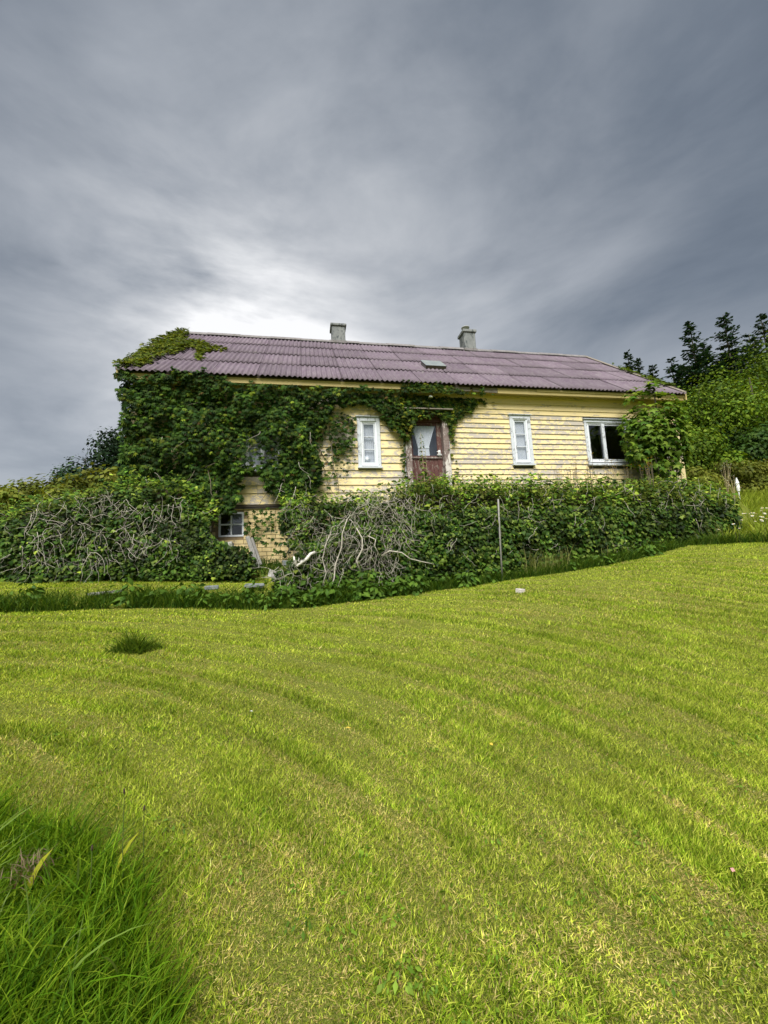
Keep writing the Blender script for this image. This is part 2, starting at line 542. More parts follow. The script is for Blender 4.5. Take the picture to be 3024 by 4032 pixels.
def ground_mat():
    m, nt, out = new_mat('matted_turf')
    v = coords(nt, (1, 1, 1), False)
    n1 = noise(nt, v, 1.3, 5)
    n2 = noise(nt, v, 120, 4, .75, .6)
    n3 = noise(nt, v, 210, 3, .7, 1.2)
    c = mixc(nt, ramp(nt, n2, [(.36, 0.0), (.62, 1.0)]), (.030, .045, .006), (.19, .25, .025))
    thatch = mixc(nt, n1, (.24, .25, .05), (.36, .31, .11))
    c = mixc(nt, ramp(nt, n3, [(.50, 0.0), (.62, .9)]), c, thatch)
    finish(nt, out, c, .95, n2, .9, .02, .1)
    return m


M['cloth'] = cloth(); M['glass'] = glass(); M['door_glass'] = glass('door_glass', .02, .07); M['dark_glass'] = clear_glass(); M['roof'] = roof_mat(); M['ground'] = ground_mat()

# ------------------------------------------------------------------ ground


def spaced(lo, hi, step, far, grow=1.22):
    a = list(np.arange(lo, hi + 1e-6, step))
    s = step; x = hi
    while x < far:
        s *= grow; x += s; a.append(x)
    s = step; x = lo
    while x > -far:
        s *= grow; x -= s; a.insert(0, x)
    return np.array(a)


gx = spaced(-8.5, 13.5, .1, 900); gy = spaced(-.6, 11.5, .1, 900)
GX, GY = np.meshgrid(gx, gy)
GZ = ground_z(GX, GY) + (fbm(GX * 1.1, GY * 1.1, 3) - .5) * .05
V = np.stack([GX.ravel(), GY.ravel(), GZ.ravel()], -1)
nx, ny = len(gx), len(gy)
I = np.arange(nx * ny).reshape(ny, nx)
F = np.stack([I[:-1, :-1], I[:-1, 1:], I[1:, 1:], I[1:, :-1]], -1).reshape(-1, 4)
tag(np_obj('ground', V, F, M['ground'], None, None, True), 'sloping ground under the lawn, banks and woods', None, None, 'structure')

# ------------------------------------------------------------------ house
HX0, HX1 = -3.82, 10.78
EY, EZ, RY, RZ = 9.352, 6.089, 13.19, 9.32
house = thing('house', 'long yellow clapboard cottage with mauve corrugated roof, half covered in creeper', 'house', (3.5, 9.72, 1.5))
# openings: x0,x1,z0,z1 (holes in the front wall)
OPEN = dict(win1=(1.37, 1.78, 4.02, 5.17), win2=(5.52, 5.95, 4.12, 5.34), win3=(7.77, 9.08, 4.14, 5.29), door=(2.64, 3.51, 3.10, 5.26), hid=(-1.38, -.62, 3.95, 4.95))
CAS = .085


def front_wall():
    xs = sorted({HX0, HX1, *[o[0] for o in OPEN.values()], *[o[1] for o in OPEN.values()]})
    zs = sorted({3.0, 6.1, *[o[2] for o in OPEN.values()], *[o[3] for o in OPEN.values()]})
    b = MB()
    for x0, x1 in zip(xs, xs[1:]):
        for z0, z1 in zip(zs, zs[1:]):
            cx, cz = (x0 + x1) / 2, (z0 + z1) / 2
            if any(o[0] < cx < o[1] and o[2] < cz < o[3] for o in OPEN.values()): continue
            b.box(x0, x1, 9.725, 9.93, z0, z1)
    return b.obj('front_wall', M['dark_wall'], house)


wall = front_wall()


def board(x0, x1, zb, zt, mat, jit=0.0):
    """one lap board: bottom edge stands proud of the board below"""
    if x1 - x0 < .03: return
    d0, d1 = random.uniform(-jit, jit), random.uniform(-jit, jit)
    yb, yt = 9.675, 9.704
    b = MB()
    n = max(1, int((x1 - x0) / 1.2))
    for i in range(n):
        pass
    y2 = 9.722
    b.hexa([(x0, yb, zb + d0), (x1, yb, zb + d1), (x1, y2, zb + d1), (x0, y2, zb + d0), (x0, yt, zt + d0 + .02), (x1, yt, zt + d1 + .02), (x1, y2, zt + d1 + .02), (x0, y2, zt + d0 + .02)])
    b.obj('board', mat, wall)


def clap_row(xa, xb, zb, zt, mat):
    cuts = []
    for o in OPEN.values():
        if zt > o[2] - .10 and zb < o[3] + .09:
            cuts.append((o[0] - CAS + .01, o[1] + CAS - .01))
    cuts.sort()
    # random butt joint in long rows
    x = xa
    segs = []
    for c0, c1 in cuts:
        if c1 <= xa or c0 >= xb: continue
        segs.append((x, max(x, c0))); x = c1
    segs.append((x, xb))
    for s0, s1 in segs:
        if s1 - s0 > 4:
            k = random.uniform(s0 + 1.2, s1 - 1.2)
            board(s0, k - .003, zb, zt, mat, .003); board(k + .003, s1, zb, zt, mat, .003)
        else:
            board(s0, s1, zb, zt, mat, .003)


zl = [3.09, 3.355, 3.54, 3.725, 3.905, 4.095, 4.285, 4.487, 4.688, 4.888, 5.075, 5.265, 5.457, 5.66, 5.86, 6.05]
for a, b_ in zip(zl, zl[1:]): clap_row(HX0 + .1, 2.50, a, b_, M['yellow'])
zr = [3.12, 3.26, 3.395, 3.53, 3.66, 3.80, 3.94, 4.085, 4.22, 4.355, 4.50, 4.645, 4.785, 4.93, 5.065, 5.20, 5.33, 5.465]
for a, b_ in zip(zr, zr[1:]): clap_row(3.655, HX1 - .12, a, b_, M['yellow'])
zt_ = [5.465, 5.60, 5.765, 5.94, 6.05]
for i, (a, b_) in enumerate(zip(zt_, zt_[1:])): clap_row(2.505, HX1 - .12, a, b_, M['yellow_top'])
for x0, x1 in ((HX0 - .02, HX0 + .10), (HX1 - .12, HX1 + .03)):
    MB().box(x0, x1, 9.64, 9.73, 3.05, 6.02).obj('corner_board', M['yellow'], house, bevel=.004)
# other walls
for x0, x1 in ((HX0, HX0 + .2), (HX1 - .2, HX1)):
    g = MB()
    g.hexa([(x0, 9.935, 1.2), (x1, 9.935, 1.2), (x1, 16.45, 1.2), (x0, 16.45, 1.2), (x0, 9.935, 6.1), (x1, 9.935, 6.1), (x1, 16.45, 6.1), (x0, 16.45, 6.1)])
    b0 = len(g.v)
    g.v += [(x0, 9.94, 6.1), (x0, 16.45, 6.1), (x0, RY, RZ - .35), (x1, 9.94, 6.1), (x1, 16.45, 6.1), (x1, RY, RZ - .35)]
    g.f += [(b0, b0 + 1, b0 + 2), (b0 + 3, b0 + 5, b0 + 4), (b0, b0 + 2, b0 + 5, b0 + 3), (b0 + 1, b0 + 4, b0 + 5, b0 + 2)]
    g.obj('gable_wall', M['yellow_top'], house)

MB().box(HX0, HX1, 16.46, 16.62, 1.2, 6.1).obj('back_wall', M['yellow_top'], house)
MB().box(HX0 + .21, HX1 - .21, 9.94, 16.44, 3.04, 3.10).obj('floor', M['dark_wall'], house)
MB().box(HX0 + .21, HX1 - .21, 12.6, 12.7, 3.11, 6.0).obj('inner_wall', M['dark_wall'], house)
MB().box(HX0 + .21, HX1 - .21, 9.94, 16.44, 5.95, 6.0).obj('attic_floor', M['dark_wall'], house)


# roof
pitch = math.atan2(RZ - EZ, RY - EY)
slope = math.hypot(RZ - EZ, RY - EY)
SW, NW = .994, 8
ROOF_X0, NSH, NC = -4.06, 15, 4
CL = slope / NC


def sheet_mesh(seed):
    r = random.Random(seed)
    w = SW - .008
    nseg = NW * 7
    b = MB()
    amp = .019
    for (yy, lift) in ((-.07, .026), (CL * .5, .014), (CL + .06, 0.0)):
        for k in range(nseg + 1):
            x = w * k / nseg
            z = amp * math.cos(2 * math.pi * x / (SW / NW)) + lift + r.uniform(-.001, .001)
            b.v.append((x, yy + (r.uniform(-.003, .003) if yy < 0 else 0), z))
    n = nseg + 1
    for j in range(2):
        for k in range(nseg):
            b.f.append((j * n + k, j * n + k + 1, (j + 1) * n + k + 1, (j + 1) * n + k))
    # lower edge thickness
    base = len(b.v)
    for k in range(n):
        x, y, z = b.v[k]; b.v.append((x, y + .001, z - .011))
    for k in range(nseg):
        b.f.append((base + k, base + k + 1, k + 1, k))
    for k in range(n):
        x, y, z = b.v[n + k]; b.v.append((x, y, z - .011))
    for k in range(nseg):
        b.f.append((base + n + k, base + n + k + 1, base + k + 1, base + k))
    return b.mesh('roof_sheet', M['roof'], True)


roof = MB().hexa([(ROOF_X0 + .1, EY + .10, EZ - .04), (10.8, EY + .10, EZ - .04), (10.8, RY, RZ - .12), (ROOF_X0 + .1, RY, RZ - .12),
                  (ROOF_X0 + .1, EY + .10, EZ - .005 + .04), (10.8, EY + .10, EZ - .005 + .04), (10.8, RY, RZ - .07), (ROOF_X0 + .1, RY, RZ - .07)]).obj('roof', M['wood_sh'], house)
sheets = [sheet_mesh(i) for i in range(3)]
for c in range(NC):
    for k in range(NSH):
        o = bpy.data.objects.new('roof_sheet', random.choice(sheets))
        put(o, roof)
        d = c * CL + random.uniform(-.008, .008)
        o.location = (ROOF_X0 + k * SW + random.uniform(-.004, .004), EY + d * math.cos(pitch), EZ + d * math.sin(pitch) + .02 + (.006 if (k + c) % 2 else 0))
        o.rotation_euler = (pitch, 0, random.uniform(-.003, .003))
b = MB()
nn = NSH * NW * 4
for yy, zz in ((RY, RZ), (RY + (RY - EY), EZ)):
    for k in range(nn + 1):
        b.v.append((ROOF_X0 + NSH * SW * k / nn, yy, zz + .02 * math.cos(2 * math.pi * k / 4)))
for k in range(nn): b.f.append((k, nn + 1 + k, nn + 2 + k, k + 1))
b.obj('back_slope', M['roof'], house, True)
# ridge caps, each about a metre
for k in range(NSH):
    x0 = ROOF_X0 + k * SW; x1 = x0 + SW + .03
    dz = .012 * (k % 2) + random.uniform(-.004, .004)
    b = MB()
    prof = [(-.20, -.115), (-.10, -.015), (-.045, .035), (0, .05), (.045, .035), (.10, -.015), (.20, -.115)]
    for xx in (x0, x1):
        for py, pz in prof: b.v.append((xx, RY + py, RZ + pz + dz + .035))
        for py, pz in prof: b.v.append((xx, RY + py, RZ + pz + dz + .020))
    n = len(prof)
    for i in range(n - 1):
        b.f += [(i, i + 1, 2 * n + i + 1, 2 * n + i), (n + i, 3 * n + i, 3 * n + i + 1, n + i + 1), (i, n + i, n + i + 1, i + 1), (2 * n + i, 2 * n + i + 1, 3 * n + i + 1, 3 * n + i)]
    b.f += [(0, 2 * n, 3 * n, n), (n - 1, 2 * n - 1, 4 * n - 1, 3 * n - 1)]
    b.obj('ridge_cap', M['ridge'], roof)


def rake(x0, x1, name, mat, dz0, dz1, dy=0.0):
    y0, z0, y1, z1 = EY - .02, EZ - .02, RY, RZ
    MB().hexa([(x0, y0, z0 + dz0), (x1, y0, z0 + dz0), (x1, y1, z1 + dz0), (x0, y1, z1 + dz0), (x0, y0, z0 + dz1), (x1, y0, z0 + dz1), (x1, y1, z1 + dz1), (x0, y1, z1 + dz1)]).obj(name, mat, roof)


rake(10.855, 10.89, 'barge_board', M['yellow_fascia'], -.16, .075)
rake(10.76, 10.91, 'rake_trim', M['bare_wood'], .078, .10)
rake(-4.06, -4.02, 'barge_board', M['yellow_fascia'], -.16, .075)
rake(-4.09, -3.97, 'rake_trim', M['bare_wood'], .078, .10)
# eave
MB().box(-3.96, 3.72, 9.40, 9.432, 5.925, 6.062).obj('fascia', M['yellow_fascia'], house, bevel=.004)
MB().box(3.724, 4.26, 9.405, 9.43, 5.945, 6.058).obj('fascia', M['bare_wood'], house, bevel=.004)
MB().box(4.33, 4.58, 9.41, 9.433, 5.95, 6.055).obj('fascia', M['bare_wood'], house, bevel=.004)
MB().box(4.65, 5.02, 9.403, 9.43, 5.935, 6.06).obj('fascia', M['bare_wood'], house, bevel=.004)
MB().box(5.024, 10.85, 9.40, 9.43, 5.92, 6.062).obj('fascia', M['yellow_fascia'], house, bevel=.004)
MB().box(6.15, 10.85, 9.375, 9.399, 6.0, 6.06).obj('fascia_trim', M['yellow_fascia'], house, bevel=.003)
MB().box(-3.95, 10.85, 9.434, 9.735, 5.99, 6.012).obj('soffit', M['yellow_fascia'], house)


# windows
def frame_mb(x0, x1, z0, z1, w, y0, y1, wb=None):
    wb = wb or w
    return MB().box(x0, x0 + w, y0, y1, z0, z1).box(x1 - w, x1, y0, y1, z0, z1).box(x0 + w + .0005, x1 - w - .0005, y0 + .001, y1 - .001, z1 - w, z1 - .0005).box(x0 + w + .0005, x1 - w - .0005, y0 + .001, y1 - .001, z0 + .0005, z0 + wb)


def curtain(x0, x1, z0, z1, y, parent, folds=9, amp=.018, shape=None, mat='cloth'):
    nu, nv = folds * 6, 14
    b = MB()
    for j in range(nv + 1):
        t = j / nv; z = z1 + (z0 - z1) * t
        a0, a1 = (x0, x1) if shape is None else shape(t)
        for i in range(nu + 1):
            s = i / nu
            ph = 2 * math.pi * folds * s + .6 * math.sin(3 * t + 5 * s)
            b.v.append((a0 + (a1 - a0) * s, y + amp * math.sin(ph) + .004 * math.sin(2.3 * ph), z))
    for j in range(nv):
        for i in range(nu):
            p = j * (nu + 1) + i
            b.f.append((p, p + 1, p + nu + 2, p + nu + 1))
    return b.obj('curtain', M[mat], parent, True)


def window(key, label, cas_x, head_z, sill_z, nrows, ncols=1, glassm='glass', cap=True, split=None):
    x0, x1, z0, z1 = OPEN[key]
    w = bpy.data.objects.new('window', None); put(w, house); w['label'] = label
    w['_w'] = 0
    c0, c1 = cas_x
    yo = 9.652
    MB().box(c0, x0 + .004, yo, 9.724, z0 - .03, head_z - .105).obj('casing', M['white'], w, bevel=.003)
    MB().box(x1 - .004, c1, yo, 9.724, z0 - .03, head_z - .105).obj('casing', M['white'], w, bevel=.003)
    MB().box(c0 - .004, c1 + .004, yo - .004, 9.724, z1 - .004, head_z - .022).obj('casing', M['white'], w, bevel=.003)
    if cap: MB().box(c0 - .03, c1 + .03, yo - .045, 9.722, head_z - .02, head_z).obj('drip_cap', M['white'], w, bevel=.003)
    MB().box(c0 - .02, c1 + .02, yo - .05, 9.722, sill_z, sill_z + .04).obj('sill', M['white'], w, bevel=.003)
    MB().box(c0 + .002, c1 - .002, yo + .006, 9.723, sill_z + .042, z0 - .032).obj('apron', M['white'], w)
    fm = frame_mb(x0 + .004, x1 - .004, z0, z1, .035, 9.674, 9.76); fm.obj('frame', M['white_sound'], w)
    cw = (x1 - x0 - .078) / ncols
    for ci in range(ncols):
        a0 = x0 + .039 + ci * cw + (.004 if ci else 0); a1 = x0 + .039 + (ci + 1) * cw
        if split: a0, a1 = ((x0 + .039, split), (split + .002, x1 - .039))[ci]
        so = frame_mb(a0, a1, z0 + .037, z1 - .037, .042, 9.694, 9.73, .055).obj('sash', M['white'], w)
        g0, g1, h0, h1 = a0 + .042, a1 - .042, z0 + .092, z1 - .079
        rh = (h1 - h0) / nrows
        for r in range(nrows):
            MB().box(g0, g1, 9.709, 9.713, h0 + r * rh + (.011 if r else 0), h0 + (r + 1) * rh - (.011 if r < nrows - 1 else 0)).obj('pane', M[glassm], w)
            if r: MB().box(g0, g1, 9.696, 9.726, h0 + r * rh - .011, h0 + r * rh + .011).obj('glazing_bar', M['white'], w)
    return w


w1 = window('win1', 'narrow white three-pane window with flaking paint', (1.285, 1.862), 5.29, 3.945, 3)
w2 = window('win2', 'narrow white three-pane window with a pale curtain', (5.43, 6.045), 5.455, 4.03, 3)
w3 = window('win3', 'wide white two-light window with dark glass', (7.69, 9.15), 5.385, 4.03, 1, 2, 'dark_glass', True, 8.28)
wh = window('hid', 'white window almost wholly overgrown by creeper', (-1.47, -.53), 5.05, 3.86, 2, 2)
MB().box(8.235, 8.325, 9.66, 9.693, 4.18, 5.25).obj('mullion', M['white'], w3)
curtain(1.41, 1.74, 4.05, 5.14, 9.775, w1, 7, .008)
curtain(5.55, 5.92, 4.15, 5.31, 9.755, w2, 8, .008)
curtain(-1.4, -.6, 3.9, 5.0, 9.86, wh, 8)

# door
door = bpy.data.objects.new('door', None); put(door, house); door['_w'] = 0
door['label'] = 'dark red weathered door with glazed upper half'
MB().box(2.495, 2.645, 9.60, 9.80, 3.12, 5.33).obj('door_jamb', M['jamb'], door, bevel=.004)
MB().box(3.505, 3.66, 9.60, 9.80, 3.12, 5.33).obj('door_jamb', M['jamb'], door, bevel=.004)
MB().box(2.46, 2.492, 9.655, 9.72, 3.12, 5.33).obj('jamb_trim', M['white'], door)
MB().box(3.663, 3.69, 9.655, 9.72, 3.12, 5.33).obj('jamb_trim', M['white'], door)
MB().box(2.44, 3.71, 9.595, 9.80, 5.332, 5.46).obj('lintel', M['door_wood'], door, bevel=.004)
MB().box(2.38, 3.78, 9.48, 9.72, 5.463, 5.49).obj('lintel_cap', M['bare_wood'], door)
MB().box(2.647, 3.503, 9.72, 9.80, 5.20, 5.33).obj('door_head', M['door_wood'], door)
DX0, DX1 = 2.65, 3.50
leaf = MB().box(DX0, DX0 + .075, 9.765, 9.81, 3.14, 5.195).box(DX1 - .12, DX1, 9.765, 9.81, 3.14, 5.195).box(DX0 + .076, DX1 - .121, 9.766, 9.809, 5.125, 5.194).box(DX0 + .076, DX1 - .121, 9.766, 9.809, 4.20, 4.31).box(DX0 + .076, DX1 - .121, 9.766, 9.809, 3.14, 3.32).obj('door_leaf', M['door_wood'], door)
MB().box(DX0 + .01, DX1 - .01, 9.735, 9.764, 4.235, 4.275).obj('weather_bar', M['jamb'], door)
npl = 6
for i in range(npl):
    x0 = DX0 + .077 + i * (DX1 - DX0 - .198) / npl
    MB().box(x0 + .002, x0 + (DX1 - DX0 - .198) / npl - .002, 9.776, 9.80, 3.322, 4.198).obj('plank', M['door_wood'], door, bevel=.003)
MB().box(DX0 + .077, DX1 - .122, 9.785, 9.789, 4.312, 5.123).obj('pane', M['door_glass'], door)


def tied(t):
    cx = 3.03
    if t < .72:
        k = (t / .72) ** .9
        return (2.735 + (2.875 - 2.735) * k, 3.36 + (3.17 - 3.36) * k)
    k = (t - .72) / .28
    return (2.875 - .01 * k, 3.17 + .015 * k)


curtain(2.73, 3.36, 4.32, 5.12, 9.812, door, 10, .008, tied)
MB().box(2.87, 3.175, 9.798, 9.83, 4.525, 4.55).obj('tie_band', M['white_plain'], door)
hd = MB().box(3.40, 3.455, 9.752, 9.765, 4.28, 4.46).tube([(3.43, 9.75, 4.40), (3.43, 9.70, 4.40), (3.34, 9.695, 4.40)], .011, 6).obj('handle', M['white_plain'], door)
MB().box(3.35, 3.47, 9.70, 9.75, 4.305, 4.345).obj('lock_case', M['metal'], door)
MB().box(2.5, 3.66, 9.35, 9.72, 3.06, 3.118).obj('door_step', M['stone'], house)
# porch lamp above the door
lamp = MB().tube([(3.18, 9.70, 5.80), (3.18, 9.50, 5.84), (3.18, 9.44, 5.82)], .012, 6).obj('lamp_bracket', M['metal'], house)
MB().lathe([(.02, .05), (.04, .03), (.06, -.01), (.062, -.02), (.02, -.018)], (3.18, 9.44, 5.77), 14).obj('lamp_shade', M['opal'], lamp, True)

# chimneys


def chimney(x0, x1, y0, y1, z0, z1, capz):
    o = MB().box(x0, x1, y0, y1, z0, z1).obj('chimney', M['plaster'], house, bevel=.02)
    MB().box(x0 - .045, x1 + .045, y0 - .045, y1 + .045, z1, z1 + capz).obj('chimney_cap', M['plaster'], o, bevel=.015)
    MB().box(x0 - .03, x1 + .03, y0 - .03, y1 + .03, z0 + .18, z0 + .27).obj('flashing', M['ridge'], o)
    return o


c1 = chimney(.98, 1.44, 12.98, 13.44, 9.02, 9.83, .09)
c2 = chimney(5.80, 6.24, 12.98, 13.46, 9.02, 9.93, .11)
MB().lathe([(.075, 0), (.075, .13), (.065, .14), (.065, .17), (.15, .175), (.155, .20), (.09, .235), (.02, .25)], (5.97, 13.2, 10.04), 14).obj('cowl', M['metal'], c2, True)
# roof hatch
hm = Matrix.Translation((3.45, 10.50, EZ + (10.50 - EY) * math.tan(pitch) + .03)) @ Matrix.Rotation(pitch, 4, 'X')
hatch = frame_mb(0, .58, 0, .62, .05, 0, .10)
hatch.v = [tuple(hm @ Vector((x, z, y))) for x, y, z in hatch.v]
hatch.f = [f[::-1] for f in hatch.f]
ho = hatch.obj('roof_hatch', M['ridge'], house)
MB().box(-.02, .60, -.02, .64, .102, .115, hm).obj('hatch_pane', M['slab'], ho)
MB().box(-.015, .595, -.012, -.002, .03, .10, hm).obj('hatch_frame', M['wood_sh'], ho)

# basement front: painted brick with a four-pane window
BW = (-1.985, -1.43, 2.36, 2.93)
bs = MB()
for (x0, x1, z0, z1) in ((HX0, BW[0], 1.2, 3.04), (BW[1], HX1, 1.2, 3.04), (BW[0], BW[1], 1.2, BW[2]), (BW[0], BW[1], BW[3], 3.04)):
    bs.box(x0, x1, 9.80, 9.99, z0, z1)
base = bs.obj('basement_wall', M['mortar'], house)
bw_, bh_ = .205, .098
bmesh_full = MB().box(-bw_ / 2 + .006, bw_ / 2 - .006, 0, .05, -bh_ / 2 + .006, bh_ / 2 - .006).mesh('brick', M['brick'])
bmesh_half = MB().box(-bw_ / 4 + .006, bw_ / 4 - .006, 0, .05, -bh_ / 2 + .006, bh_ / 2 - .006).mesh('brick', M['brick'])
for r in range(16):
    z = 1.50 + r * bh_ + bh_ / 2
    for k in range(-1, 12):
        x = -2.05 + k * bw_ + (bw_ / 2 if r % 2 else 0)
        if x > .15: continue
        me = bmesh_full
        if BW[2] - .03 < z < BW[3] + .03 and BW[0] - .1 < x < BW[1] + .1:
            if x < BW[1] - .02: continue
            me = bmesh_half; x += bw_ / 4
        o = bpy.data.objects.new('brick', me); put(o, base)
        o.location = (x, 9.772 + random.uniform(-.004, .004), z); o.rotation_euler = (random.uniform(-.02, .02), random.uniform(-.01, .01), random.uniform(-.015, .015))
MB().box(HX0, .6, 9.70, 9.98, 3.042, 3.088).obj('sill_beam', M['wood_sh'], house)
bw = bpy.data.objects.new('window', None); put(bw, house); bw['label'] = 'small white four-pane basement window'
frame_mb(BW[0], BW[1], BW[2], BW[3], .04, 9.785, 9.86).obj('frame', M['white_sound'], bw)
cx, cz = (BW[0] + BW[1]) / 2, (BW[2] + BW[3]) / 2
MB().box(cx - .016, cx + .016, 9.788, 9.85, BW[2] + .04, BW[3] - .04).obj('glazing_bar', M['white_sound'], bw)
for sx in (0, 1):
    xa, xb = ((BW[0] + .04, cx - .016), (cx + .016, BW[1] - .04))[sx]
    MB().box(xa, xb, 9.79, 9.848, cz - .016, cz + .016).obj('glazing_bar', M['white_sound'], bw)
    MB().box(xa, xb, 9.82, 9.824, BW[2] + .04, cz - .016).obj('pane', M['dark_glass'], bw)
    MB().box(xa, xb, 9.82, 9.824, cz + .016, BW[3] - .04).obj('pane', M['glass' if sx else 'dark_glass'], bw)
MB().box(BW[0], BW[1], 9.995, 10.0, BW[2], BW[3]).obj('unlit_room_sheet', M['dark_wall'], bw)  # dark sheet behind the panes, painted in place of an unlit basement
# lamp globe standing inside the narrow window
gl = MB().lathe([(.012, 0), (.05, .02), (.085, .06), (.098, .11), (.085, .16), (.05, .195), (.012, .205)], (1.515, 9.80, 4.10), 16).obj('globe_lamp', M['opal'], None, True)
tag(gl, 'round white glass globe on the sill inside the narrow window beside the door', 'lamp')
MB().lathe([(.05, -.05), (.05, -.01), (.02, .0), (.02, .01)], (1.515, 9.80, 4.09), 12).obj('lamp_foot', M['metal'], gl)

# ------------------------------------------------------------------ plants: leaf scatter


def kite(ang, length, width, droop=.25, base=.04):
    a = R_(ang); d = np.array([math.sin(a), math.cos(a)]); p = np.array([d[1], -d[0]])
    q = lambda s, w, n: (d[0] * s + p[0] * w, d[1] * s + p[1] * w, n)
    return [q(base, 0, .02), q(length * .45, -width, -.06), q(length * .45, width, -.06), q(length, 0, -droop)]


def tmpl_palmate():
    V, F = [], []
    for a, l, w in ((-75, .62, .13), (-36, .86, .16), (0, 1.0, .18), (36, .86, .16), (75, .62, .13)):
        b = len(V); V += kite(a, l, w)
        F += [(b, b + 3, b + 1), (b, b + 2, b + 3)]
    return np.array(V), np.array(F)


def tmpl_lobed(n_l, deep, droop=.2):
    """fan-shaped lobed leaf (ivy, sycamore)"""
    V = [(0, .35, .06)]; pts = []
    if n_l == 5:
        ang = [180, 128, 100, 66, 44, 22, 0, -22, -44, -66, -100, -128]
        rad = [.30, .52, .42, .66, .46, .52, .72, .52, .46, .66, .42, .52]
        if deep: rad = [.25, .55, .34, .78, .42, .46, .84, .46, .42, .78, .34, .55]
    else:
        ang = [180, 125, 80, 40, 0, -40, -80, -125]
        rad = [.28, .48, .50, .40, .70, .40, .50, .48]
    for a, r in zip(ang, rad):
        V.append((r * math.sin(R_(a)), .35 + r * math.cos(R_(a)), -.04 - droop * r * r))
    k = len(ang)
    F = [(0, 1 + i, 1 + (i + 1) % k) for i in range(k)]
    return np.array(V, float), np.array(F)


def tmpl_simple():
    V = np.array([(0, 0, 0), (-.28, .45, -.06), (0, .5, .03), (.28, .45, -.06), (0, 1, -.22)], float)
    return V, np.array([(0, 2, 1), (0, 3, 2), (1, 2, 4), (2, 3, 4)])


def tmpl_quad():
    return np.array([(0, 0, 0), (-.36, .5, -.05), (.36, .5, -.05), (0, 1, -.15)], float), np.array([(0, 2, 1), (1, 2, 3)])


def norm(a):
    return a / np.maximum(np.linalg.norm(a, axis=-1, keepdims=True), 1e-9)


def basis(n, v):
    n = norm(n); v = norm(v - n * (v * n).sum(-1, keepdims=True)); u = np.cross(v, n)
    return u, v, n


def scatter(T, pos, n, v, size, C):
    """instances of template T as one mesh's arrays"""
    tv, tf = T
    u, v, n = basis(n, v)
    N, K = len(pos), len(tv)
    V = pos[:, None, :] + size[:, None, None] * (tv[None, :, 0:1] * u[:, None] + tv[None, :, 1:2] * v[:, None] + tv[None, :, 2:3] * n[:, None])
    F = (tf[None] + (np.arange(N) * K)[:, None, None]).reshape(-1, tf.shape[1])
    return V.reshape(-1, 3), F, np.repeat(C, K, axis=0)


def leaves_split(parent, T, pos, n, v, size, C, mat, n_single=300, score=None, name='leaf', rest='foliage'):
    """the n_single most exposed leaves become parts of their own, the rest one part"""
    order = np.argsort(-score) if score is not None else rng.permutation(len(pos))
    # spread the single leaves over the plant: pick at random among the most exposed tenth
    top = order[:max(n_single, min(len(order), n_single * 4))]
    sel = rng.permutation(top)[:n_single]
    mask = np.ones(len(pos), bool); mask[sel] = False
    Va, Fa, Ca = scatter(T, pos[mask], n[mask], v[mask], size[mask], C[mask])
    o = np_obj(rest, Va, Fa, mat, parent, Ca); o['kind'] = 'stuff'
    u_, v_, n_ = basis(n[sel], v[sel])
    variants = []
    for k in range(8):
        c = C[sel[k * len(sel) // 8]]
        variants.append(np_mesh(name, T[0], T[1], mat, np.repeat(c[None], len(T[0]), 0)))
    off = -Vector(parent.location) if parent.get('_w') else Vector((0, 0, 0))
    for i, s in enumerate(sel):
        ob = bpy.data.objects.new(name, variants[i % 8]); put(ob, parent)
        sz = float(size[s])
        ob.matrix_parent_inverse = Matrix.Identity(4)
        p = Vector(pos[s]) + off
        Mx = Matrix(((u_[i][0] * sz, v_[i][0] * sz, n_[i][0] * sz, p.x), (u_[i][1] * sz, v_[i][1] * sz, n_[i][1] * sz, p.y), (u_[i][2] * sz, v_[i][2] * sz, n_[i][2] * sz, p.z), (0, 0, 0, 1)))
        ob.matrix_basis = Mx
    return o


def jitter(base, N, s):
    """colour variation per leaf around base colours (list)"""
    base = np.array(base, float)
    k = rng.random(N)
    i = np.minimum((k * (len(base) - 1)).astype(int), len(base) - 2)
    t = (k * (len(base) - 1) - i)[:, None]
    c = base[i] * (1 - t) + base[i + 1] * t
    return np.clip(c * (1 + s * rng.standard_normal((N, 1))), .004, .9)


def stem_variants(n, mat, wig=.18, length=1.0, seg=9, r0=.011):
    out = []
    for i in range(n):
        p = np.zeros(3); d = np.array([0, 0, -1.0]); pts = [p.copy()]
        for k in range(seg):
            d = norm(d + rng.standard_normal(3) * np.array([wig, wig * .35, wig * .7]) * 3 * (.5 + rng.random()) * .5)
            p = p + d * length / seg; pts.append(p.copy())
        rad = [r0 * (1 - .6 * k / seg) for k in range(seg + 1)]
        b = MB().tube(pts, rad, 5)
        if rng.random() < .6:
            k = rng.integers(2, seg - 2); q = pts[k]; dd = norm(np.array([rng.choice([-1, 1]) * .8, -.15, -.5 + rng.random() * .8]))
            b.tube([q, q + dd * length * .12, q + (dd + np.array([0, 0, -.5])) * length * .25], [r0 * .6, r0 * .5, r0 * .3], 4)
        out.append(b.mesh('stem', mat, True))
    return out


def place_stems(parent, variants, P, ang, scl):
    off = np.array(parent.location)
    for i in range(len(P)):
        o = bpy.data.objects.new('stem', variants[i % len(variants)]); put(o, parent)
        o.matrix_parent_inverse = Matrix.Identity(4)
        o.location = P[i] - off
        o.rotation_euler = (random.uniform(-.25, .25), ang[i], random.uniform(-.4, .4))
        o.scale = (scl[i],) * 3


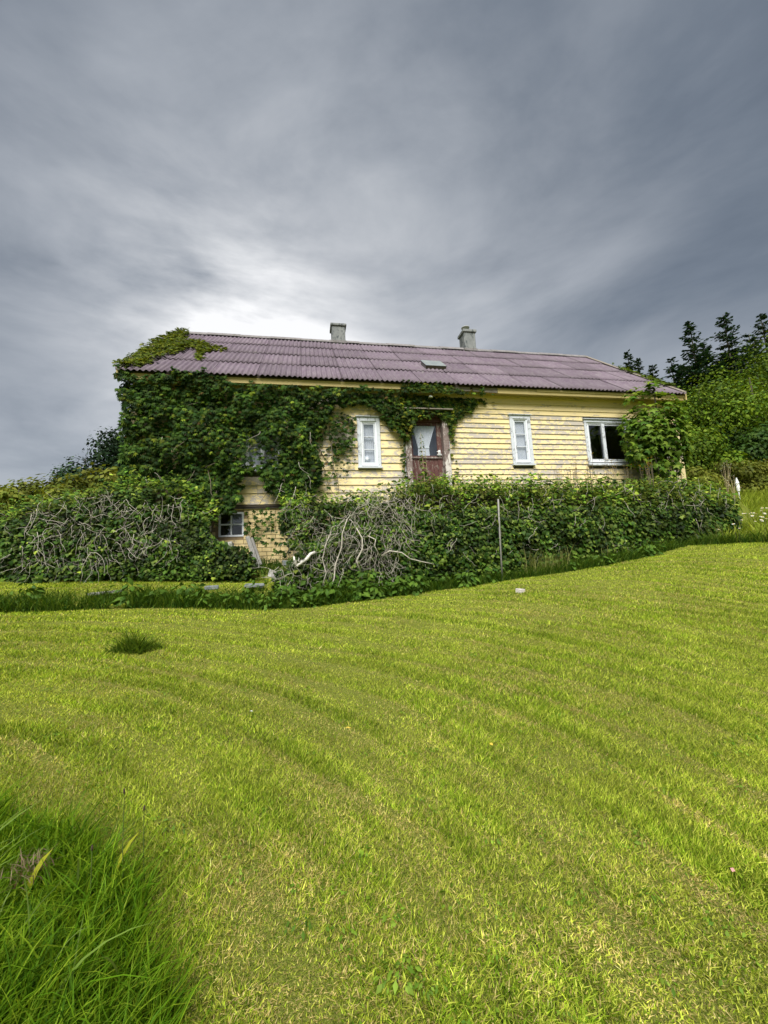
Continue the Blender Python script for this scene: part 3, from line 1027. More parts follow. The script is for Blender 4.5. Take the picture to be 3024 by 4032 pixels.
# ---- creeper on the house front and roof
P1 = [(-4.14, 6.20), (-3.63, 6.06), (-2.88, 6.09), (-2.32, 6.16), (-1.76, 6.08), (-1.18, 5.99), (0.64, 5.93), (2.32, 5.95), (2.47, 6.12), (3.29, 6.12), (3.7, 6.02), (4.61, 5.92), (4.67, 5.81), (4.43, 5.62), (4.31, 5.37), (3.92, 5.26), (3.76, 5.05), (3.76, 4.77), (3.66, 4.77), (3.64, 5.18), (3.47, 5.30), (2.95, 5.31), (2.78, 5.16), (2.65, 4.96), (2.56, 4.68), (2.45, 4.65), (2.37, 4.88), (2.08, 5.06), (1.89, 5.14), (1.83, 5.37), (1.77, 5.54), (1.26, 5.53), (0.69, 5.46), (0.59, 5.24), (0.38, 4.97), (0.32, 4.21), (0.35, 3.71), (0.15, 3.21), (-0.55, 3.19), (-0.95, 3.44), (-0.98, 3.77), (-1.43, 3.8), (-1.52, 3.06), (-1.95, 2.9), (-3.84, 2.9), (-3.84, 3.89), (-3.9, 4.47), (-3.95, 5.35), (-4.06, 5.75)]
P2 = [(0.63, 5.46), (1.22, 5.14), (1.14, 4.62), (0.84, 4.29), (0.54, 4.48), (0.5, 5.12)]
P3 = [(0.34, 5.12), (1.25, 5.21), (1.22, 4.29), (1.08, 3.84), (0.33, 3.22), (0.22, 3.59)]
P4 = [(-1.43, 3.02), (-0.2, 3.05), (-0.1, 1.92), (-0.86, 1.94), (-1.37, 2.43)]
HIDW = [(-1.35, 4.75), (-0.6, 4.75), (-0.55, 4.0), (-1.35, 3.9)]
ROOFP = [(-4.1, 9.30), (-4.17, 10.96), (-4.1, 12.01), (-4.0, 13.3), (-3.62, 13.2), (-3.55, 12.62), (-3.62, 11.78), (-3.21, 12.1), (-2.9, 11.93), (-2.47, 11.58), (-2.2, 11.5), (-2.25, 11.16), (-2.52, 11.2), (-2.63, 10.82), (-2.56, 10.36), (-2.66, 10.21), (-2.78, 10.68), (-2.8, 11.13), (-3.15, 11.31), (-3.17, 10.84), (-3.38, 10.43), (-3.54, 9.92), (-3.68, 9.7), (-3.8, 9.40)]


def sample_poly(poly, per_m2, rough=.10):
    p = np.array(poly); lo, hi = p.min(0) - .15, p.max(0) + .15
    N = int(per_m2 * np.prod(hi - lo))
    x = lo[0] + rng.random(N) * (hi[0] - lo[0]); z = lo[1] + rng.random(N) * (hi[1] - lo[1])
    wx = (fbm(x * 5, z * 5) - .5) * rough * 4; wz = (fbm(x * 5 + 40, z * 5 + 9) - .5) * rough * 4
    k = in_poly(x + wx, z + wz, poly)
    return x[k], z[k]


creeper = thing('creeper', 'dense dark green creeper hanging over the cottage front and corner of its roof', 'creeper', (-2.5, 9.5, 1.6))


def creeper_leaves():
    XS, ZS, TH = [], [], []
    x, z = sample_poly(P1, 900)
    k = ~(in_poly(x, z, HIDW) & (rng.random(len(x)) < .6)) & ~((z > 5.90) & (x > -1.75) & ((x < 2.4) | (x > 3.75)) & (fbm(x * 1.9, z * 0 + 7) < .66))
    x, z = x[k], z[k]
    edge_soft = fbm(x * 2.2, z * 2.2)
    XS.append(x); ZS.append(z); TH.append(.06 + .34 * edge_soft * ss(4.7, 2.0, x))
    for poly, d, th in ((P2, 330, .10), (P3, 75, .05), (P4, 120, .06), ([(4.5, 5.92), (5.1, 5.9), (5.05, 5.78), (4.5, 5.7)], 130, .05), ([(3.66, 5.3), (3.86, 5.3), (3.78, 3.7), (3.68, 3.3)], 160, .05), ([(2.3, 4.9), (2.52, 4.9), (2.5, 3.6), (2.44, 3.6)], 150, .05)):
        x, z = sample_poly(poly, d, .06); XS.append(x); ZS.append(z); TH.append(np.full(len(x), th))
    x = np.concatenate(XS); z = np.concatenate(ZS); th = np.concatenate(TH)
    N = len(x)
    dep = rng.random(N) ** .6
    cl = fbm(x * 2.4 + 5, z * 3.0, 3)
    bulge = ss(.30, .72, cl) * .36 * ss(4.4, .3, x)
    y = 9.655 - dep * th * .8 - bulge * .6 * dep ** .7
    y = np.where(z > 5.86, np.minimum(y, 9.37 - .05 * rng.random(N)), y)
    pos = np.stack([x, y, z], -1)
    n = np.stack([.45 * rng.standard_normal(N), -1 + .3 * rng.standard_normal(N), .75 + .45 * rng.standard_normal(N)], -1)
    v = np.stack([.5 * rng.standard_normal(N), -.55 + .2 * rng.standard_normal(N), -1 + .3 * rng.standard_normal(N)], -1)
    size = .058 + .055 * rng.random(N)
    C = jitter([(.010, .030, .005), (.018, .048, .007), (.030, .066, .008), (.050, .082, .010)], N, .22)
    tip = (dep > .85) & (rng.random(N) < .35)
    C[tip] = C[tip] * np.array([2.4, 1.9, 1.2])  # highlights painted into the colour of some outermost leaves
    warm = (x > 2.2) & (rng.random(N) < .45)
    C[warm] = C[warm] * np.array([1.7, 1.15, .9])
    dead = rng.random(N) < .006
    C[dead] = np.array([.085, .055, .015])
    C = C * (.65 + .75 * ss(.3, .7, fbm(x * 5 + 70, z * 5)))[:, None]
    score = dep * th
    # leaves round the left corner
    M2 = 2600
    yy = 9.65 + rng.random(M2) ** 1.6 * 2.2; zz = 3.0 + rng.random(M2) * 3.25
    xx = HX0 - .02 - .15 * rng.random(M2) ** .8 * (.35 + fbm(yy * 2, zz * 2.4)) * ss(2.6, 5.6, zz) * 1.3
    p2 = np.stack([xx, yy, zz], -1)
    n2 = np.stack([-1 + .3 * rng.standard_normal(M2), -.4 + .4 * rng.standard_normal(M2), .7 + .4 * rng.standard_normal(M2)], -1)
    v2 = np.stack([-.5 + .4 * rng.standard_normal(M2), .3 * rng.standard_normal(M2), -1 + .3 * rng.standard_normal(M2)], -1)
    # roof
    rx, ry = sample_poly(ROOFP, 620, .07)
    K = len(rx)
    rise = (.03 + .16 * fbm(rx * 2.5, ry * 2.5) * (ss(-2.3, -3.6, rx))) * rng.random(K) ** .6
    rz = EZ + (ry - EY) * math.tan(pitch) + .06 + rise
    p3 = np.stack([rx, ry - .4 * rise, rz], -1)
    n3 = np.stack([.4 * rng.standard_normal(K), -.55 + .35 * rng.standard_normal(K), 1 + .2 * rng.standard_normal(K)], -1)
    v3 = np.stack([.7 + .6 * rng.standard_normal(K), -.5 + .6 * rng.standard_normal(K), .2 * rng.standard_normal(K)], -1)
    C3 = jitter([(.040, .068, .006), (.080, .110, .008), (.140, .155, .014)], K, .25)
    C2 = jitter([(.030, .065, .010), (.070, .11, .016)], M2, .15)
    pos = np.concatenate([pos, p2, p3]); n = np.concatenate([n, n2, n3]); v = np.concatenate([v, v2, v3])
    size = np.concatenate([size, .08 + .05 * rng.random(M2), .07 + .05 * rng.random(K)])
    C = np.concatenate([C, C2, C3]); score = np.concatenate([score, .1 * rng.random(M2), .25 * rng.random(K)])
    q = (pos[:, 0] / pos[:, 1] > -.408 - .030 * fbm(pos[:, 2] * 3.0, pos[:, 1] * 2.0 + 8) - .012 * ss(5.2, 6.0, pos[:, 2])) | (pos[:, 2] > 6.2) | (rng.random(len(pos)) < .02)
    pos, n, v, size, C, score = pos[q], n[q], v[q], size[q], C[q], score[q]
    leaves_split(creeper, tmpl_palmate(), pos, n, v, size, C, M['leaf'], 300, score)


creeper_leaves()
# woody stems of the creeper
sv = stem_variants(10, M['dark_stem'], .10, 1.2, 9, .010)
ns = 60
place_stems(creeper, sv, np.stack([-3.6 + 4.2 * rng.random(ns), np.full(ns, 9.655), 3.9 + 2.0 * rng.random(ns)], -1), rng.standard_normal(ns) * .3, .6 + .7 * rng.random(ns))
svb = stem_variants(8, M['bleached'], .14, .5, 8, .007)
place_stems(creeper, svb, np.stack([-3.4 + 3.6 * rng.random(14), np.full(14, 9.33), 3.2 + 1.6 * rng.random(14)], -1), rng.standard_normal(14) * .5, .6 + .6 * rng.random(14))

rc = thing('creeper', 'thin green creeper growing along the right barge board of the roof', 'creeper', (10.85, 10.5, 6.2))
N = 420
ry = 9.75 + 2.1 * rng.random(N) ** 1.2; keep = fbm(ry * 2.2, ry * 0 + 3) > .38; ry = ry[keep]; N = len(ry)
pos = np.stack([10.86 + .07 * rng.standard_normal(N), ry, EZ + (ry - EY) * math.tan(pitch) + .10 + .09 * rng.random(N)], -1)
leaves_split(rc, tmpl_palmate(), pos, np.array([0, -.5, 1.0]) + .4 * rng.standard_normal((N, 3)), np.array([.2, -.5, -.3]) + .6 * rng.standard_normal((N, 3)), .06 + .05 * rng.random(N), jitter([(.05, .09, .008), (.11, .15, .014)], N, .2), M['leaf'], 120)
MB().tube([(10.87, 9.6, EZ + (9.6 - EY) * math.tan(pitch) + .10), (10.86, 10.7, EZ + (10.7 - EY) * math.tan(pitch) + .12), (10.87, 11.8, EZ + (11.8 - EY) * math.tan(pitch) + .11)], [.012, .009, .004], 5).obj('stem', M['dark_stem'], rc)

# ---- garden walls smothered in ivy
LW = [(-9.5, 2.9), (-7.07, 2.95), (-5.83, 2.96), (-5.32, 3.05), (-4.84, 3.17), (-4.4, 3.32), (-3.85, 3.45), (-3.52, 3.58), (-2.6, 3.45), (-1.83, 2.97), (-1.95, 2.64), (-1.98, 2.32), (-1.6, 2.15), (-1.11, 1.86), (-1.1, 1.50), (-1.31, 1.45), (-3.54, 1.50), (-5.73, 1.55), (-9.5, 1.6)]
RW = [(1.35, 3.01), (1.77, 3.21), (2.51, 3.24), (3.6, 3.23), (5.96, 3.16), (8.59, 3.13), (9.82, 2.82), (9.77, 1.80), (8.34, 1.60), (6.35, 1.30), (3.76, 1.1), (1.66, 0.92), (0.4, 0.88), (-0.6, 1.15), (-0.55, 1.61), (-0.14, 1.78), (0.44, 2.24), (0.94, 2.86)]
MID = [(-0.60, 3.10), (0.25, 3.18), (1.12, 3.2), (1.72, 3.32), (1.3, 2.3), (0.51, 1.9), (0.01, 1.9), (-0.5, 2.2)]


def relief(x, z, k=0):
    return fbm(x * 1.3 + k, z * 1.5 - k, 3)


def stone_wall(name, label, poly, y0, thick, inset, k):
    """retaining wall of rough stones, each its own mesh under the wall"""
    t = thing(name, label, 'wall', (float(np.mean([p[0] for p in poly])), y0, 1.4))
    b = MB(); n = len(poly)
    cxy = np.mean(np.array(poly), 0)
    q = [(x + (cxy[0] - x) * inset[0] * .3, z - (inset[1] if z > cxy[1] else -.25 * 0)) for x, z in poly]
    for x, z in q: b.v.append((x, y0, z))
    for x, z in q: b.v.append((x, y0 + thick, z))
    b.f.append(tuple(range(n))); b.f.append(tuple(range(2 * n - 1, n - 1, -1)))
    for i in range(n): b.f.append((i, n + i, n + (i + 1) % n, (i + 1) % n))
    b.obj('wall_core', M['earth'], t)
    return t, q


def rock_mesh(seed, name='stone', mat='stone'):
    r = random.Random(seed)
    b = MB()
    sx, sy, sz = .5, .5, .5
    import itertools
    pts = []
    for x, y, z in itertools.product((-1, 1), repeat=3):
        pts.append((x * sx * r.uniform(.7, 1), y * sy * r.uniform(.7, 1), z * sz * r.uniform(.7, 1)))
    b.v = [pts[i] for i in (0, 4, 6, 2, 1, 5, 7, 3)]
    b.f = [(0, 3, 2, 1), (4, 5, 6, 7), (0, 1, 5, 4), (1, 2, 6, 5), (2, 3, 7, 6), (3, 0, 4, 7)]
    me = b.mesh(name, M[mat])
    return me


rocks = [rock_mesh(i) for i in range(6)]


def lay_stones(t, q, y0, x_lo, x_hi, z_lo, z_hi, n):
    off = Vector(t.location)
    for i in range(n):
        x = random.uniform(x_lo, x_hi); z = random.uniform(z_lo, z_hi)
        if not in_poly(np.array([x]), np.array([z]), q)[0]: continue
        o = bpy.data.objects.new('stone', rocks[i % 6]); put(o, t); o.matrix_parent_inverse = Matrix.Identity(4)
        o.location = Vector((x, y0 + .02, z)) - off
        o.scale = (random.uniform(.18, .42), random.uniform(.14, .24), random.uniform(.12, .22))
        o.rotation_euler = (random.uniform(-.2, .2), random.uniform(-.15, .15), random.uniform(-.2, .2))


wl_t, wl_q = stone_wall('garden_wall', 'rough stone garden wall hidden under ivy left of the basement window', LW, 9.12, .25, (.1, .12), 1)
wr_t, wr_q = stone_wall('garden_wall', 'long stone retaining wall hidden under ivy in front of the terrace', RW, 7.86, .35, (.1, .30), 2)
lay_stones(wl_t, wl_q, 9.08, -6, -1.4, 1.5, 2.6, 90)
lay_stones(wr_t, wr_q, 7.84, -.5, 9.5, .9, 2.55, 170)


def ivy(name, label, poly, y0, density, k, cols, bare=None, depth=.46, single=300):
    t = thing(name, label, 'ivy', (float(np.mean([p[0] for p in poly])), y0 - .1, 1.3))
    x, z = sample_poly(poly, density, .09)
    N = len(x)
    ztop = np.interp(x, [p[0] for p in poly if p[1] > 2.5], [p[1] for p in poly if p[1] > 2.5])
    rel = relief(x, z, k)
    dep = rng.random(N) ** .55
    bare_m = np.zeros(N)
    if bare is not None:
        bare_m = bare(x, z)
        keep = rng.random(N) > bare_m * .72
        x, z, ztop, rel, dep, bare_m = x[keep], z[keep], ztop[keep], rel[keep], dep[keep], bare_m[keep]; N = len(x)
    y = y0 - .02 - dep * (.08 + depth * rel)
    # rounded top
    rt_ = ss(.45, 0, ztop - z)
    y = y + rt_ * rng.random(N) * .5
    pos = np.stack([x, y, z + .17 * rt_ * rng.random(N) ** 2], -1)
    n = np.stack([.55 * rng.standard_normal(N), -1 + .35 * rng.standard_normal(N) + .5 * rt_, .55 + .45 * rng.standard_normal(N) + .6 * rt_], -1)
    v = np.stack([.6 * rng.standard_normal(N), -.35 + .3 * rng.standard_normal(N), -1 + .45 * rng.standard_normal(N)], -1)
    size = .034 + .070 * rng.random(N) ** 1.7
    C = jitter(cols, N, .25)
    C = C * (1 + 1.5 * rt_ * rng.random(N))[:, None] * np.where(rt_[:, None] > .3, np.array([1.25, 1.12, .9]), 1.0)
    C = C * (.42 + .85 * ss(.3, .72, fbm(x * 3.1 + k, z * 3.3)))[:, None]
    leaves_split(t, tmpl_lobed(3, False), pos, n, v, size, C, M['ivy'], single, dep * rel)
    return t


IVC = [(.013, .038, .005), (.025, .062, .007), (.044, .092, .010), (.075, .125, .014), (.13, .175, .03)]
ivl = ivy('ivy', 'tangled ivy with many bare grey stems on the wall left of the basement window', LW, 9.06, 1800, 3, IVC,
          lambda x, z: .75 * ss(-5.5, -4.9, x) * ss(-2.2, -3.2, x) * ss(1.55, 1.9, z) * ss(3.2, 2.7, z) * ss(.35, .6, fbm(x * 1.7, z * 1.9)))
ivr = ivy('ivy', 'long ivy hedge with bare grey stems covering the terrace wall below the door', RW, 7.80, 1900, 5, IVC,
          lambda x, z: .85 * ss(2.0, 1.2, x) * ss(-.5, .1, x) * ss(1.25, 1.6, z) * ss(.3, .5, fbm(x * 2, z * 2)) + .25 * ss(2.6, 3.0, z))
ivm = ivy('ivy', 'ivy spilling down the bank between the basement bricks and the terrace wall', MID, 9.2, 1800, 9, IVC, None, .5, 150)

svg = stem_variants(26, M['bleached'], .20, .62, 11, .0062)


def surf(x, z, y0, k, out=.02):
    return y0 - .02 - (.08 + .46 * relief(x, z, k)) - out


def stems_in(parent, n, xr, zr, y0, k, poly, lo=.35, hi=1.0, spread=.7):
    xs, zs = [], []
    while len(xs) < n:
        x = random.uniform(*xr); z = random.uniform(*zr)
        if in_poly(np.array([x]), np.array([z]), poly)[0]: xs.append(x); zs.append(z)
    xs, zs = np.array(xs), np.array(zs)
    place_stems(parent, svg, np.stack([xs, surf(xs, zs, y0, k, .06 - .10 * rng.random(n)), zs], -1), rng.standard_normal(n) * spread, lo + (hi - lo) * rng.random(n))


stems_in(ivl, 75, (-5.2, -2.6), (1.9, 3.15), 9.06, 3, LW)
stems_in(ivl, 40, (-7, -1.6), (1.8, 3.2), 9.06, 3, LW, .3, .8)
stems_in(ivr, 100, (-.4, 1.9), (1.5, 3.0), 7.80, 5, RW, .35, .9, .7)
stems_in(ivr, 46, (1.8, 9.6), (2.55, 3.2), 7.80, 5, RW, .3, .75, 1.0)
stems_in(ivr, 34, (1.8, 7.5), (1.5, 2.7), 7.80, 5, RW, .25, .7, .5)
stems_in(ivm, 40, (-.4, 1.5), (2.3, 3.2), 9.15, 9, MID, .3, .8, .9)


def tangle(parent, n, xr, zr, y0, k, poly, r0=.0042, L=.5):
    b = MB()
    c = 0
    while c < n:
        x = random.uniform(*xr); z = random.uniform(*zr)
        if not in_poly(np.array([x]), np.array([z]), poly)[0] or fbm(np.array([x * 1.4 + k]), np.array([z * 1.6]))[0] < .47: continue
        c += 1
        p = np.array([x, float(surf(x, z, y0, k, random.uniform(-.10, .05))), z])
        d = norm(np.array([random.gauss(0, .6), random.gauss(0, .15), -1 + random.gauss(0, .5)]))
        pts = [p]; l = L * random.uniform(.4, 1.2)
        for i in range(6):
            d = norm(d + rng.standard_normal(3) * np.array([.38, .16, .30])); p = p + d * l / 6; pts.append(p)
        rr = r0 * random.uniform(.6, 1.5)
        b.tube(pts, [rr * (1 - .1 * i) for i in range(7)], 3, False)
    o = b.obj('fine_stems', M['bleached'], parent, True); o['kind'] = 'stuff'


tangle(ivl, 240, (-5.6, -2.3), (1.75, 3.2), 9.06, 3, LW)
tangle(ivr, 420, (-.5, 2.0), (1.2, 3.05), 7.80, 5, RW)
tangle(ivr, 130, (1.8, 9.6), (1.7, 3.2), 7.80, 5, RW, .0036, .35)
tangle(ivm, 110, (-.5, 1.6), (2.0, 3.25), 9.15, 9, MID, .0036, .4)
# a few thick bare trunks where the wall has fallen in
for pts, r in (([(.35, 7.45, 1.05), (.47, 7.40, 1.35), (.50, 7.42, 1.6), (.62, 7.38, 1.9), (.64, 7.42, 2.15), (.74, 7.42, 2.42)], .014), ([(.95, 7.42, 1.45), (.88, 7.38, 1.65), (.99, 7.36, 1.85), (1.0, 7.38, 2.05), (.90, 7.40, 2.25)], .018),
               ([(.25, 7.45, 1.2), (.33, 7.42, 1.45), (.27, 7.40, 1.7), (.33, 7.42, 1.95), (.44, 7.45, 2.2)], .011), ([(1.35, 7.40, 1.72), (1.5, 7.36, 1.80), (1.72, 7.34, 1.76), (1.88, 7.36, 1.64), (2.1, 7.38, 1.58), (2.35, 7.4, 1.52)], .014), ([(1.1, 7.42, 2.1), (1.25, 7.38, 2.02), (1.22, 7.36, 1.9), (1.32, 7.38, 1.7)], .011)):
    n_ = len(pts)
    MB().tube(pts, [r * (1 - .5 * i / n_) for i in range(n_)], 7).obj('stem', M['bleached'], ivr, True)

# ------------------------------------------------------------------ grass


def blades(P, h, w, lean, bend, C, seg=1):
    """tapered blades rooted at P; lean (N,2) horizontal direction times amount"""
    N = len(P)
    a = rng.random(N) * 2 * np.pi
    side = np.stack([np.cos(a), np.sin(a), np.zeros(N)], -1) * w[:, None] * .5
    L = np.concatenate([lean, np.zeros((N, 1))], 1)
    upv = np.array([0, 0, 1.0])
    if seg == 1:
        tip = P + upv * h[:, None] + L * h[:, None]
        V = np.stack([P - side, P + side, tip], 1).reshape(-1, 3)
        F = (np.array([[0, 1, 2]]) + (np.arange(N) * 3)[:, None]).reshape(-1, 3)
        return V, F, np.repeat(C, 3, 0)
    rows = []
    for s in range(seg):
        t = s / seg
        c = P + upv * (h * (t - bend * .55 * t ** 3))[:, None] + L * (h * t ** 1.8)[:, None]
        ww = (1 - .55 * t ** 2)
        rows += [c - side * ww, c + side * ww]
    tip = P + upv * (h * (1 - bend * .55))[:, None] + L * h[:, None]
    K = 2 * seg + 1
    V = np.stack(rows + [tip], 1).reshape(-1, 3)
    f = []
    for s in range(seg - 1):
        q = 2 * s; f += [(q, q + 1, q + 3), (q, q + 3, q + 2)]
    f.append((2 * seg - 2, 2 * seg - 1, 2 * seg))
    f = np.array(f)
    F = (f[None] + (np.arange(N) * K)[:, None, None]).reshape(-1, 3)
    return V, F, np.repeat(C, K, 0)


LAWN_EDGE_X = np.array([-12, -4.4, -2.8, -.86, .37, 1.57, 3.58, 5.93, 8.17, 8.75, 9.2, 14])
LAWN_EDGE_Y = np.array([6.95, 6.96, 7.16, 7.02, 7.18, 7.28, 7.33, 7.2, 7.5, 6.9, 5.6, 3.0])


def ter(x, y):
    return ground_z(x, y) + (fbm(x * 1.1, y * 1.1, 3) - .5) * .05


def lawn_colour(x, y):
    s = np.hypot(x + 4, y + .3)             # across the mower's curved tracks
    t = np.arctan2(y + .3, x + 4) * 4.5
    warp = (fbm(x * .9, y * .9) - .5) * .5
    track = (np.sin((s + warp * .35) * 2 * np.pi / .43) * .5 + .5)
    n1 = fbm(x * .8 + 3, y * .8, 4); n2 = fbm(s * 5.5, t * 1.1 + 20, 3); n3 = fbm(x * 5, y * 5 + 50, 3)
    line = np.abs(((s + warp * .5 + .05 * np.sin(t * 2.1)) / .43) % 1 - .5) * .43
    row = ss(.075, .0, line) * ss(.38, .62, fbm(s * 2.3 + 7, t * .9))
    worn = .45 * np.exp(-(((x + .12) / .45) ** 2 + ((y - 1.75) / .55) ** 2)) + .22 * np.exp(-(((x - 1.25) / .5) ** 2 + ((y - 1.55) / .35) ** 2)) + .22 * np.exp(-(((x - 3.2) / 1.4) ** 2 + ((y - 5.3) / .7) ** 2))
    straw = np.clip(.15 + worn + .8 * (n2 - .5) + .8 * (n3 - .5) + .85 * (n1 - .5) + .26 * (track - .5) + .85 * row, 0, 1)
    lush = np.clip(.40 + .45 * ss(.10, .06, np.abs(line - .10)) * (1 - row) * ss(.4, .6, n1) - 1.2 * (n2 - .5) + 1.1 * (fbm(x * 1.4 + 90, y * 1.4, 3) - .5) - .40 * (track - .5), 0, 1)
    s2 = s + .10 * np.sin(t * 1.3 + 1.0) + (fbm(x * 1.7 + 5, y * 1.7 + 5) - .5) * .16
    fine = np.sin(s2 * 2 * np.pi / .29) * .5 + .5
    tone = (.98 + .14 * (fine - .5) * ss(.36, .64, fbm(s * 2.1 + 11, t * 1.1)) * 2) * (.72 + .52 * fbm(x * 1.9 + 60, y * 1.9, 4))
    return straw, lush, tone


def lawn():
    P, Hh, Ww, Ls, Cs = [], [], [], [], []
    bands = [(-.6, 1.0, 15000, .0050), (1.0, 1.6, 36000, .0044), (1.6, 2.2, 30000, .0048), (2.2, 3.0, 21000, .0046), (3.0, 4.5, 10500, .0066), (4.5, 6.0, 5400, .0095), (6.0, 9.0, 3000, .013)]
    for y0, y1, dens, w in bands:
        xm0 = -(.92 * max(y1, 1) + 3.0); xm1 = 1.38 * max(y1, 1) + 3.2
        N = int((xm1 - xm0) * (y1 - y0) * dens)
        x = xm0 + rng.random(N) * (xm1 - xm0); y = y0 + rng.random(N) * (y1 - y0)
        yy = np.maximum(y, 0)
        seen = (x > -.92 * yy - .35) & (x < 1.38 * yy + .35)      # full density where the picture looks, thinner with wider blades beside it
        ok = (seen | (rng.random(N) < .24)) & (x > -10)
        lim = np.interp(x, LAWN_EDGE_X, LAWN_EDGE_Y) + (fbm(x * 3, y * 0 + 3) - .5) * .25
        strip = (y > 8.05) & (y < 8.95) & (x < -.6) & (x > -9)
        ok &= (y < lim) | strip | ((x < -.4) & (y < 9.0))
        x, y, seen = x[ok], y[ok], seen[ok]; N = len(x)
        straw, lush, tone = lawn_colour(x, y)
        r = rng.random(N)
        g1 = jitter([(.070, .145, .006), (.20, .325, .015), (.40, .52, .045)], N, .32)
        g2 = jitter([(.36, .44, .042), (.61, .66, .11)], N, .30)
        st = jitter([(.40, .33, .10), (.68, .58, .24), (.50, .40, .13)], N, .26)
        c = np.where((rng.random(N) < .16 + .5 * lush)[:, None], g1, g2)
        c = np.where((r < straw * .8)[:, None], st, c)
        c = c * tone[:, None]
        h = (.015 + .017 * rng.random(N)) * (.7 + .8 * lush) * (1 - .25 * straw)
        flat = r < straw * .6
        ln = rng.standard_normal((N, 2)) * np.where(flat, 1.5, .55)[:, None] + np.array([.12, -.16])
        h = np.where(flat, h * .55, h)
        P.append(np.stack([x, y, ter(x, y) - .004], -1)); Hh.append(h); Ww.append(w * (.7 + .6 * rng.random(N)) * np.where(seen, 1.0, 2.3)); Ls.append(ln); Cs.append(c)
    P, Hh, Ww, Ls, Cs = map(np.concatenate, (P, Hh, Ww, Ls, Cs))
    near = (P[:, 1] < 1.55) & (P[:, 1] > 1.0)
    V1, F1, C1 = blades(P[near], Hh[near], Ww[near], Ls[near], .3 * np.ones(near.sum()), Cs[near], 2)
    V2, F2, C2 = blades(P[~near], Hh[~near], Ww[~near], Ls[~near], None, Cs[~near], 1)
    V = np.concatenate([V1, V2]); F = np.concatenate([F1, F2 + len(V1)]); C = np.concatenate([C1, C2])
    o = np_obj('lawn_grass', V, F, M['grass'], None, C)
    tag(o, 'short yellow-green mown lawn grass with straw-coloured mower tracks', 'grass', None, 'stuff')
    print('lawn tris', len(F))


lawn()


def rough_grass(name, label, x, y, hmin, hmax, w, cols, lean=.45, seg=3, bias=(0, 0), bend=.5, zoff=0.0):
    N = len(x)
    P = np.stack([x, y, ter(x, y) - .01 + zoff], -1)
    cl = fbm(x * 4, y * 4)
    h = (hmin + (hmax - hmin) * rng.random(N) ** 1.3) * (.6 + .8 * cl)
    L = rng.standard_normal((N, 2)) * lean + np.array(bias)
    V, F, C = blades(P, h, w * (.6 + .8 * rng.random(N)), L, bend * rng.random(N), jitter(cols, N, .16), seg)
    o = np_obj(name, V, F, M['grass'], None, C)
    return tag(o, label, 'grass', None, 'stuff')


GR = [(.040, .105, .004), (.085, .185, .006), (.15, .27, .010), (.26, .36, .024)]
# tall grass by the camera
N = 42000
x = -1.75 + 1.75 * rng.random(N); y = 1.05 + 1.55 * rng.random(N)
bx = np.interp(y, [1.0, 1.5, 1.77, 2.06, 2.3, 2.6], [-.40, -.42, -.60, -.84, -1.15, -1.7]) + (fbm(x * 6, y * 6) - .5) * .14
k = (x < bx)
rough_grass('tall_grass', 'uncut tall green grass at the edge of the lawn near the camera', x[k], y[k], .07, .25, .0052, GR, .46, 4, (.16, -.05), .6)
# a few long pale blades arching out of it
N = 44
x = -1.5 + 1.05 * rng.random(N); y = 1.1 + 1.1 * rng.random(N)
bx = np.interp(y, [1.0, 1.5, 1.77, 2.06, 2.3], [-.42, -.44, -.62, -.86, -1.15]); k = x < bx
rough_grass('tall_grass', 'long pale arching blades standing out of the uncut grass near the camera', x[k], y[k], .26, .50, .0085, [(.15, .24, .04), (.22, .31, .08)], .45, 6, (.30, -.05), .7)
# tufts along the foot of the walls
N = 30000
x = -8 + 18.3 * rng.random(N)
lim = np.interp(x, LAWN_EDGE_X, LAWN_EDGE_Y)
y = lim - .04 + rng.random(N) ** 1.15 * np.where(x < -.4, .62, .58)
k = ~((x < -1.2) & (x > -3.9) & (fbm(x * 2.5, y * 2.5) < .30))
rough_grass('rough_grass', 'rank dark grass along the lawn edge at the foot of the walls', x[k], y[k], .10, .33, .011, [(.022, .060, .006), (.04, .095, .008), (.075, .14, .012), (.14, .20, .025)], .5, 4, (.12, -.12), .7)
N = 3500
x = np.concatenate([-8.5 + 7.3 * rng.random(N), -2.2 + 2.4 * rng.random(1500)]); y = np.concatenate([8.85 + .3 * rng.random(N), 9.1 + .6 * rng.random(1500)])
rough_grass('rough_grass', 'shaded grass growing against the ivy wall and the basement bricks', x, y, .08, .26, .013, [(.03, .075, .01), (.06, .12, .014)], .5, 3)
# tall pale stalks against the hedge
N = 420
x = np.concatenate([4.2 + .9 * rng.random(260), 3.0 + 6.5 * rng.random(160)]); y = np.interp(x, LAWN_EDGE_X, LAWN_EDGE_Y) + .05 + .25 * rng.random(N)
rough_grass('rough_grass', 'tall pale grass stalks standing against the ivy hedge', x, y, .35, .75, .008, [(.10, .15, .02), (.22, .24, .06), (.30, .28, .12)], .18, 4)
# bank to the right of the hedge
N = 30000
x = 8.6 + 12 * rng.random(N); y = 5.2 + 9.0 * rng.random(N)
lim = np.interp(x, LAWN_EDGE_X, LAWN_EDGE_Y)
k = (y > lim) & ((x > 9.85) | (y < 7.4)) & ~((x < 11.2) & (y > 8.6))
rough_grass('bank_grass', 'bright tall meadow grass on the bank beyond the end of the hedge', x[k], y[k], .15, .42, .018, [(.14, .21, .015), (.22, .28, .025), (.28, .33, .04)], .4, 3, (.1, -.1), .5)
